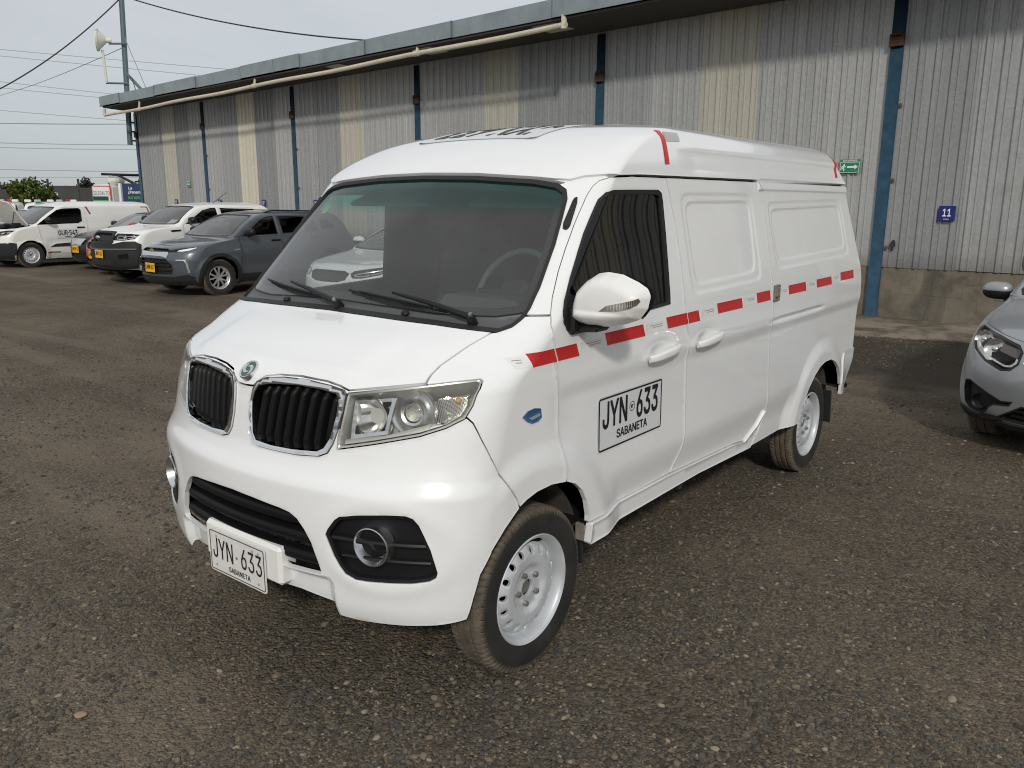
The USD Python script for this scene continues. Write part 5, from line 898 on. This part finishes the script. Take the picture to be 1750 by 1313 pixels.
for z_ in (.60, .54, .47): part(suv, 'grille_slat', patch(_b, _b.poly(F_((0, z_+.008), (.47, z_+.006), (.48, z_-.010), (0, z_-.010)), sym=True), -.004, .03, .03, 0), 'black_plastic')
em = _b.at(('f', 0, .782)); part(suv, 'emblem', [bx(0, em[1]-.012, .79, .13, .014, .034, .006), bx(0, em[1]-.012, .79, .045, .016, .06, .006)], 'amber_badge') if 'amber_badge' in M else None
part(suv, 'roof_rail', tube([(.56, y, z) for y, z in ((1.95, 1.415), (2.1, 1.455), (3.2, 1.44), (3.4, 1.40))], .014, 6), 'black_plastic'); part(suv, 'roof_rail', tube([(-.56, y, z) for y, z in ((1.95, 1.415), (2.1, 1.455), (3.2, 1.44), (3.4, 1.40))], .014, 6), 'black_plastic')
# white pickup
PK = [(.30, .10, .32, .76, 4.7, .15), (.42, .02, .36, .84, 4.75), (.60, .0, .40, .87), (.80, .02, .42, .88), (.94, .06, .44, .88), (1.02, .14, .44, .875), (1.08, .42, .42, .865), (1.12, .86, .36, .85, 4.7), (1.14, 1.02, .24, .84, 4.6), (1.155, 1.07, .18, .83, 3.95), (1.3, 1.28, .15, .77, 3.65), (1.46, 1.55, .15, .70, 3.5), (1.53, 1.74, .18, .62, 3.4), (1.565, 1.98, .22, .48, 3.3), (1.585, 2.2, .22, .28, 3.2), (1.59, 2.5, .2, 0, 3.0)]
pk, _b = make_car('pickup_truck', 'white pickup with black front bumper and black grille behind the grey sport utility car', 'pickup', (-14.02, 6.30, 0), -1., PK, .86, 2.95, .355, 'white_paint_old', glasshouse(1.155, 1.52, .76, .62),
    [S_((1.36, 1.165), (2.12, 1.175), (2.12, 1.475), (2.0, 1.475), (1.80, 1.43)), S_((2.22, 1.18), (3.08, 1.20), (3.02, 1.45), (2.22, 1.475))], F_((0, 1.035), (.45, 1.03), (.70, 1.05), (.77, 1.09), (.77, 1.14), (0, 1.145)), [F_((.40, .87), (.62, .865), (.80, .90), (.84, .98), (.70, .995), (.42, 1.0))],
    doors=[S_((1.28, 1.13), (1.30, .50), (2.16, .50), (2.16, 1.495), (1.98, 1.49), (1.76, 1.44)), S_((2.18, .50), (2.75, .50), (3.05, .80), (3.10, 1.15), (3.04, 1.47), (2.18, 1.495))],
    extras=[('grille', F_((0, 1.01), (.36, 1.005), (.395, .95), (.385, .84), (.34, .80), (0, .80)), 'mesh_black', -.04, 'sym'), ('black_bumper', F_((0, .785), (.40, .79), (.66, .845), (.82, .85), (.87, .80), (.87, .50), (.80, .36), (.5, .32), (0, .32)), 'dark_plastic', .035, 'sym'), ('wing_vent', S_((1.0, 1.05), (1.22, 1.06), (1.22, 1.03), (1.02, 1.02)), 'black_plastic', .012, 'both'), ('side_step', S_((1.3, .42), (3.3, .42), (3.3, .36), (1.3, .36)), 'dark_plastic', .03, 'both')],
    cladding=.05, rim='steel', plate=None, mirror_at=(1.46, 1.165), mirror_mat='black_plastic', handles=((2.0, 1.05), (2.95, 1.07)), h=.04, tw=.22, glassm=('car_glass', 'dark_glass'))
for nm, w0, z0, z1 in (('grille_frame', .39, .80, 1.015),): part(pk, nm, ringband(_b, _b.poly(F_((0, 1.025), (.37, 1.02), (.41, .95), (.40, .83), (.35, .785), (0, .785)), sym=True), .05, .022, .04, h=.03), 'dark_plastic')
part(pk, 'emblem', [xf(trimesh.creation.icosphere(2, 1), (0, -.03, .915), scale=(.085, .02, .038))], 'satin_chrome'); part(pk, 'amber_lamp', patch(_b, _b.poly(F_((.50, .875), (.68, .88), (.68, .905), (.50, .90))), -.02, .03, .01, 0), 'amber')
q = part(pk, 'number_plate', bx(.03, -.055, .60, .31, .01, .155, .003), 'plate_yellow'); part(q, 'plate_lettering', frame(text('JNT 41', .07, .26, True), (.03, -.0615, .61), (1, 0, 0), (0, 0, 1)), 'print_black', smooth=False)
part(pk, 'bumper_opening', patch(_b, _b.poly(F_((0, .52), (.40, .52), (.46, .46), (.40, .40), (0, .40)), sym=True), .040, .03, .01, 0), 'mesh_black')
for w0, w1 in ((.56, .74), (-.74, -.56)): part(pk, 'fog_lamp', patch(_b, _b.poly(F_((w0, .60), (w1, .62), (w1, .53), (w0, .52))), .040, .03, .01, 0), 'grille_black')
part(pk, 'bumper_ridge', patch(_b, _b.poly(F_((0, .700), (.60, .715), (.84, .72), (.84, .695), (.60, .685), (0, .672)), sym=True), .050, .03, .02, 0), 'grey_plastic')
part(pk, 'paper_note', xf(bx(0, 0, 0, .26, .16, .004), (.42, 1.30, 1.20), rot=(35, 0, 0)), 'paper'); part(pk, 'roof_aerial', tube([(.45, 2.2, 1.56), (.47, 2.55, 1.80)], .006, 5), 'black_plastic')
# saloons and hatchbacks
def saloon(name, label, loc, paint, scale=1., kind='hatch', **k):
    Z = lambda z: z*scale
    R_ = [(.18, .12, .38, .70, 3.75, .2), (.27, .03, .42, .775, 3.8), (.44, .0, .45, .80, 3.85), (.60, .01, .46, .81, 3.87), (.71, .05, .48, .81), (.78, .10, .50, .808), (.83, .24, .48, .80), (.88, .52, .44, .79), (.925, .86, .36, .78), (.945, .98, .24, .775), (.96, 1.03, .17, .77, 3.85), (1.12, 1.33, .15, .70, 3.3 if kind == 'saloon' else 3.72), (1.26, 1.62, .16, .635, 3.0 if kind == 'saloon' else 3.55), (1.315, 1.80, .18, .56, 2.9 if kind == 'saloon' else 3.45), (1.345, 2.05, .20, .42, 2.8 if kind == 'saloon' else 3.3), (1.36, 2.25, .2, .22, 2.75 if kind == 'saloon' else 3.2), (1.365, 2.45, .2, 0, 2.7 if kind == 'saloon' else 3.0)]
    R_ = [(Z(r[0]), *r[1:]) for r in R_]; S = lambda *p: [('s', a, Z(c)) for a, c in p]; F = lambda *p: [('f', a, Z(c)) for a, c in p]
    gl = glasshouse(Z(.96), Z(1.305), .71, .57); end = 2.85 if kind == 'saloon' else 2.95
    ex = k.pop('extras', [])
    return make_car(name, label, 'car', loc, k.pop('rz', 0.), R_, .78, 2.42, .295, paint, gl, [S((1.36, .97), (2.05, .985), (2.05, 1.272), (1.95, 1.268), (1.80, 1.225)), S((2.14, .985), (end, 1.01), (end-.12, 1.22), (2.5, 1.265), (2.14, 1.275))],
        F((0, .825), (.45, .815), (.66, .82), (.735, .85), (.74, .93), (.68, .948), (0, .952)), [k.pop('lamp', F((.40, .70), (.44, .645), (.56, .645), (.74, .69), (.785, .76), (.76, .79), (.60, .765), (.44, .735)))],
        doors=[S((1.24, .94), (1.27, .65), (1.22, .30), (2.09, .30), (2.09, 1.29), (1.93, 1.285), (1.76, 1.235)), S((2.11, .30), (2.66, .30), (2.90, .60), (end+.06, .98), (end-.08, 1.24), (2.5, 1.28), (2.11, 1.29))],
        extras=ex+[('lower_intake', F((0, .40), (.42, .395), (.50, .31), (.46, .25), (0, .245)), 'mesh_black', -.04, 'sym')], mirror_at=(1.42, Z(.975)), handles=((1.96, Z(.88)), (2.78, Z(.90))), h=k.pop('h', .045), **k)
g_up = F_((0, .735), (.30, .73), (.38, .70), (.34, .62), (.22, .59), (0, .585))
nis, _b = saloon('saloon_car', 'black saloon with yellow plate and silver edged grille between the panel van and the pickup', (-17.75, 7.50, 0), 'black_paint', kind='saloon', plate=(0, .49, 'HKP 5', 0), extras=[('grille', g_up, 'mesh_black', -.03, 'sym'), ('grille_chrome', F_((.30, .74), (.34, .74), (.22, .585), (.0, .575), (0, .595), (.19, .605)), 'satin_chrome', .01, 'sym')], rim='steel', lamp=F_((.40, .71), (.44, .62), (.56, .61), (.74, .68), (.79, .78), (.76, .80), (.60, .775), (.44, .745)))
part(nis, 'emblem', revolve([(.045, -.012), (.05, -.02), (.056, -.012), (.056, .01)], 20, 'y').apply_translation((0, .06, .665)), 'chrome')
red, _b = saloon('hatchback', 'red hatchback mostly hidden behind the front of the white pickup', (-15.92, 7.02, 0), 'red_paint', scale=1.0, plate=(0, .46, 'EFR 8', 0), extras=[('grille', g_up, 'mesh_black', -.03, 'sym')], rim='steel')
wh, _b = saloon('hatchback', 'white hatchback with swept headlights seen through the white van windscreen', (-6.42, 5.62, 0), 'white_paint', scale=1.0, extras=[('grille', g_up, 'mesh_black', -.03, 'sym')])
saloon('saloon_car', 'black saloon whose roof shows behind the raised bonnet of the panel van', (-22.55, 7.3, 0), 'black_paint', kind='saloon', scale=1.06, rim='steel'); saloon('hatchback', 'white hatchback at the left edge beyond the black saloon', (-25.1, 7.6, 0), 'white_paint_old', scale=1.0, rim='steel')
# silver hatchback on the right
SV = [(.19, .15, .36, .70, 3.6, .2), (.27, .05, .40, .765, 3.65), (.36, .02, .43, .79), (.50, .0, .45, .80, 3.7), (.62, .02, .46, .805), (.71, .06, .48, .805), (.77, .11, .50, .80), (.83, .24, .48, .795), (.89, .48, .44, .785), (.945, .80, .36, .775), (.97, .95, .24, .77), (.985, 1.0, .17, .765, 3.68), (1.16, 1.30, .15, .70, 3.55), (1.31, 1.58, .16, .635, 3.45), (1.37, 1.76, .18, .56, 3.35), (1.40, 2.0, .22, .42, 3.2), (1.415, 2.25, .2, .22, 3.1), (1.42, 2.45, .2, 0, 3.0)]
slv, _b = make_car('hatchback', 'silver hatchback cut off by the right edge of the picture', 'car', (2.12, 4.42, 0), -7., SV, .76, 2.40, .30, 'silver_paint', glasshouse(.985, 1.355, .70, .57), [S_((1.36, .99), (2.05, 1.005), (2.05, 1.325), (1.95, 1.32), (1.78, 1.265)), S_((2.14, 1.005), (2.95, 1.03), (2.85, 1.28), (2.14, 1.328))],
    F_((0, .765), (.30, .765), (.40, .775), (.56, .80), (.72, .835), (.735, .90), (.70, .968), (0, .975)), [F_((.385, .715), (.395, .640), (.44, .595), (.50, .585), (.62, .625), (.72, .685), (.765, .745), (.765, .80), (.735, .822), (.56, .790), (.42, .755))],
    doors=[S_((1.24, .96), (1.27, .65), (1.22, .30), (2.09, .30), (2.09, 1.34), (1.93, 1.335), (1.74, 1.275)), S_((2.11, .30), (2.66, .30), (2.90, .60), (3.0, 1.0), (2.88, 1.30), (2.11, 1.343))],
    extras=[('grille', F_((0, .745), (.30, .742), (.365, .715), (.355, .655), (.30, .60), (.20, .57), (0, .565)), 'mesh_black', -.03, 'sym'), ('grille_chrome', F_((.20, .672), (.36, .665), (.365, .650), (.345, .636), (.33, .60), (.26, .545), (0, .535), (0, .550), (.245, .560), (.310, .605), (.325, .640), (.20, .655)), 'chrome', .010, 'both'),
            ('fog_surround', F_((.40, .395), (.47, .385), (.56, .42), (.70, .475), (.745, .465), (.755, .40), (.735, .305), (.70, .275), (.63, .265), (.57, .285), (.55, .325), (.52, .352), (.42, .365)), 'dark_plastic', -.035, 'both'), ('lower_intake', F_((0, .385), (.34, .375), (.44, .305), (.50, .262), (0, .250)), 'mesh_black', -.04, 'sym'), ('lower_lip', F_((0, .235), (.50, .245), (.70, .258), (.76, .285), (.775, .255), (.70, .205), (0, .195)), 'dark_plastic', .012, 'sym')],
    rim='steel', mirror_at=(1.36, .915), mirror_mat='silver_paint', handles=((1.96, .90), (2.78, .92)), h=.022, tyre_n=90)
for sx in (1, -1):
    mm = (lambda m: m) if sx > 0 else mirror
    o = _b.at(('f', .645, .335), -.03); part(slv, 'fog_lamp', mm(xf(revolve([(.072, -.03), (.07, -.05), (.052, -.02), (.048, -.012), (.05, 0), (.03, .012), (0, .015)][2:], 28, 'y'), o)), 'black_plastic')
    dl = _b.poly(F_((.735, .800), (.752, .79), (.752, .74), (.71, .685), (.62, .635), (.60, .640), (.60, .650), (.70, .700), (.735, .745))); part(slv, 'daytime_strip', mm(patch(_b, dl, -.015, .015, .02, 0)), 'print_white')
    part(slv, 'signal_lens', mm(patch(_b, _b.poly(F_((.41, .735), (.54, .760), (.55, .71), (.42, .680))), -.02, .02, .02, 0)), 'signal_dark')
    part(slv, 'wiper', tube([_b.at(('f', sx*.1+.25, .985), .01), _b.at(('f', sx*.1-.25, 1.03), .02)], .01, 5), 'black_plastic')
for z_ in (.34, .30): part(slv, 'intake_slat', patch(_b, _b.poly(F_((0, z_+.007), (.40, z_+.005), (.41, z_-.007), (0, z_-.007)), sym=True), -.006, .03, .03, 0), 'black_plastic')
# white panel van with its bonnet up
PV = [(.20, .10, .33, .76, 3.95, .12), (.34, .01, .38, .83, 4.0), (.55, .0, .40, .86, 4.05), (.72, .02, .42, .865, 4.08), (.84, .08, .42, .862), (.92, .22, .40, .858), (.98, .52, .36, .85), (1.01, .74, .28, .845), (1.03, .80, .20, .84, 4.06), (1.2, 1.05, .17, .82, 4.02), (1.38, 1.33, .17, .79, 3.98), (1.47, 1.50, .18, .765, 3.95), (1.53, 1.70, .2, .69, 3.9), (1.56, 1.90, .2, .55, 3.85), (1.575, 2.1, .2, .3, 3.8), (1.58, 2.3, .2, 0, 3.7)]
pv, _b = make_car('panel_van', 'white panel van with its bonnet raised and a black bumper at the left', 'van', (-20.12, 6.36, 0), -1., PV, .78, 2.60, .305, 'white_paint_old', glasshouse(1.03, 1.46, .77, .68), [S_((.97, 1.025), (1.95, 1.05), (2.05, 1.10), (2.06, 1.38), (2.01, 1.42), (1.66, 1.415), (1.48, 1.38), (1.24, 1.22))],
    None, [F_((.50, .78), (.66, .76), (.80, .80), (.84, .90), (.74, .905), (.52, .87))], doors=[S_((.98, 1.01), (1.04, .60), (1.02, .34), (2.10, .34), (2.16, 1.0), (2.12, 1.44), (1.62, 1.44), (1.45, 1.395))],
    extras=[('engine_bay', F_((0, .93), (.60, .935), (.74, .95), (.75, 1.0), (.70, 1.012), (0, 1.012)), 'matt_black', -.06, 'sym'), ('bumper_cladding', F_((0, .60), (.55, .60), (.80, .61), (.86, .58), (.86, .30), (.77, .22), (0, .21)), 'dark_plastic', .012, 'sym'), ('cladding_corner', S_((.30, .62), (.46, .60), (.44, .36), (.30, .24)), 'dark_plastic', .012, 'both'), ('door_rub_strip', S_((1.36, .56), (1.98, .59), (2.04, .50), (1.22, .49)), 'dark_plastic', .014, 'both'), ('grille', F_((0, .86), (.40, .86), (.42, .76), (0, .75)), 'black_plastic', -.02, 'sym'),
            ('cargo_panel_edge', S_((2.26, 1.40), (3.80, 1.40), (3.80, 1.385), (2.275, 1.385), (2.275, 1.02), (3.8, 1.02), (3.8, 1.005), (2.26, 1.005)), 'white_plastic', .002, 'both'), ('corner_tape', S_((2.17, 1.455), (2.22, 1.455), (2.30, 1.27), (2.26, 1.27)), 'dull_red_tape', .003, 'both'), ('corner_tape', S_((3.62, 1.455), (3.80, 1.455), (3.84, 1.32), (3.805, 1.32), (3.775, 1.432), (3.62, 1.432)), 'dull_red_tape', .003, 'both'), ('sill_tape', S_((1.15, .375), (1.45, .375), (1.45, .352), (1.15, .352)), 'dull_red_tape', .010, 'both'), ('sill_tape', S_((1.85, .375), (2.15, .375), (2.15, .352), (1.85, .352)), 'dull_red_tape', .010, 'both')],
    rim='steel', mirror_at=(1.22, 1.06), mirror_mat='black_plastic', handles=((1.99, .95),), glassm=('car_glass', 'dark_glass'), h=.04)
q = part(pv, 'door_sign', patch(_b, _b.poly(S_((1.40, .915), (1.92, .915), (1.92, .70), (1.40, .70))), .010, .02, .004, 0), 'sticker_white')
part(q, 'sign_lettering', [wrap(_b, xf(text('GUR·543', .115, .46, True), (1.66, .825, 0)), lambda x, y: _b.side(x, y), .014), wrap(_b, xf(text('SABANETA', .022, .14, True), (1.66, .73, 0)), lambda x, y: _b.side(x, y), .014)], 'print_black', smooth=False)
hp = Skin(lambda X, Y: np.stack([X*(.70-.06*Y), .84-.34*Y-.02*Y*Y-.05*(1-X*X), 1.05+.56*Y-.05*X*X], -1))
part(pv, 'raised_bonnet', patch(hp, sbox(-1, 0, 1, 1).buffer(-.06).buffer(.06), 0, .08, .015, 0), 'hood_liner'); part(pv, 'bonnet_skin', patch(hp, sbox(-1, 0, 1, 1).buffer(-.06).buffer(.06), .022, .08, .02, 0), 'white_paint_old') ; part(pv, 'bonnet_stay', tube([(.60, .50, .98), (.55, .62, 1.38)], .010, 6), 'dark_plastic')
part(pv, 'engine_parts', [xf(bx(0, 0, 0, .5, .3, .12, .03), (.1, .55, .99)), xf(bx(0, 0, 0, .25, .2, .14, .03), (.5, .62, 1.0)), xf(bx(0, 0, 0, .3, .22, .1, .03), (-.4, .6, .98))], 'black_plastic')
# patrol vans with light bars
AM = [(.22, .10, .33, .78, 4.1, .12), (.40, .0, .36, .85), (.70, .02, .40, .87), (.86, .10, .40, .865), (.95, .40, .34, .855), (1.0, .66, .22, .85), (1.2, .92, .18, .83), (1.40, 1.18, .18, .80), (1.47, 1.36, .2, .76), (1.51, 1.6, .2, .62), (1.525, 1.8, .2, .4), (1.53, 2.0, .2, 0)]
for k, (px, lb) in enumerate(((78, 'white and green patrol van with a row of light boxes beyond the panel van'), (-26, 'white patrol van with red light box cut by the left edge'))):
    c_ = wpt((px, 350), 29.5+k); am, _b = make_car('patrol_van', lb, 'van', (c_[0], c_[1], 0), 62., AM, .8, 2.5, .32, 'white_paint_old', glasshouse(1.0, 1.40, .78, .70), [S_((1.1, 1.02), (1.9, 1.03), (1.9, 1.38), (1.5, 1.38))], None, [F_((.5, .70), (.78, .74), (.80, .86), (.5, .84))], extras=[('roof_stripe', F_((-.45, 1.512), (.80, 1.46), (.80, 1.43), (-.45, 1.435)), 'green_paint', .010, 'one')] if k == 0 else [], rim='steel', h=.07)
    for x_, mt in ((-.72, 'print_white'), (-.40, 'lamp_grey'), (.02, 'print_white'), (.32, 'lamp_grey'), (.62, 'red_lens'), (.80, 'print_white')): part(am, 'light_box', bx(x_, 1.62, 1.565, .21 if mt != 'red_lens' else .16, .22, .095, .02), mt)
# billboard truck beyond the corner
c_ = wpt((205, 346), 37); bt = thing('billboard_truck', 'white and navy advertising truck with a black steel frame beyond the warehouse corner', 'truck', (c_[0], c_[1], 0), -58+90)
part(bt, 'cab', xf(bx(0, 0, 0, .98, 1.3, 1.75, .12), (-.45, 0, 1.40)), 'white_paint_old'); part(bt, 'chassis', bx(.2, .2, .45, 2.6, 1.2, .3), 'underbody'); part(bt, 'cab_window', bx(-.45, -.66, 1.05, .7, .02, .45, .02), 'dark_glass')
part(bt, 'cab_stripe', [bx(.0, -.66, 1.95, .04, .012, .75), bx(-.42, -.66, 2.20, .84, .012, .04), bx(-.75, .0, 2.285, .04, 1.1, .012)], 'red_tape'); part(bt, 'blue_panel', bx(-.48, -.662, 1.66, .72, .012, .20), 'navy_paint'); part(bt, 'green_band', bx(-.45, -.67, 1.575, .68, .008, .035), 'print_green')
part(bt, 'cab_lettering', frame(text('CELEDALTO', .17, .78, True), (-.45, -.658, 1.90), (1, 0, 0), (0, 0, 1)), 'print_grey', smooth=False)
part(bt, 'navy_board', bx(1.02, -.35, 1.75, 1.25, .08, 1.15, .02), 'navy_paint'); part(bt, 'board_edge', bx(.28, -.35, 1.75, .12, .10, 1.15, .01), 'white_plastic')
for st, hh, ww, x, z, mt in (('La', .11, .18, .78, 2.12, 'print_white'), ('¿Panam', .11, .58, .95, 1.93, 'print_white'), ('SUS VENTAS', .11, .72, 1.0, 1.70, 'print_green'), ('TAXI', .10, .34, 1.1, 1.46, 'print_white')): part(bt, 'board_lettering', frame(text(st, hh, ww, True), (x, -.394, z), (1, 0, 0), (0, 0, 1)), mt, smooth=False)
part(bt, 'steel_frame', [tube([(-.55, -.3, 2.72), (1.9, -.3, 2.66)], .06, 6), tube([(-.5, .4, 2.72), (1.9, .4, 2.66)], .06, 6), tube([(.2, -.3, 2.68), (1.1, -.3, 2.25)], .06, 6), tube([(1.0, -.3, 2.4), (1.9, -.3, 2.4)], .04, 6), tube([(1.5, -.3, 1.2), (1.5, -.3, 2.66)], .05, 6)], 'black_plastic')
part(bt, 'roof_unit', xf(bx(0, 0, 0, .6, .7, .34, .12), (-.15, .1, 2.46)), 'dish_white')
for x_ in (-.7, 1.1): part(bt, 'wheel', revolve([(0, -.1), (.3, -.1), (.36, -.05), (.36, .05), (.3, .1), (0, .1)], 24, 'y').apply_translation((x_, -.5, .36)), 'tyre')
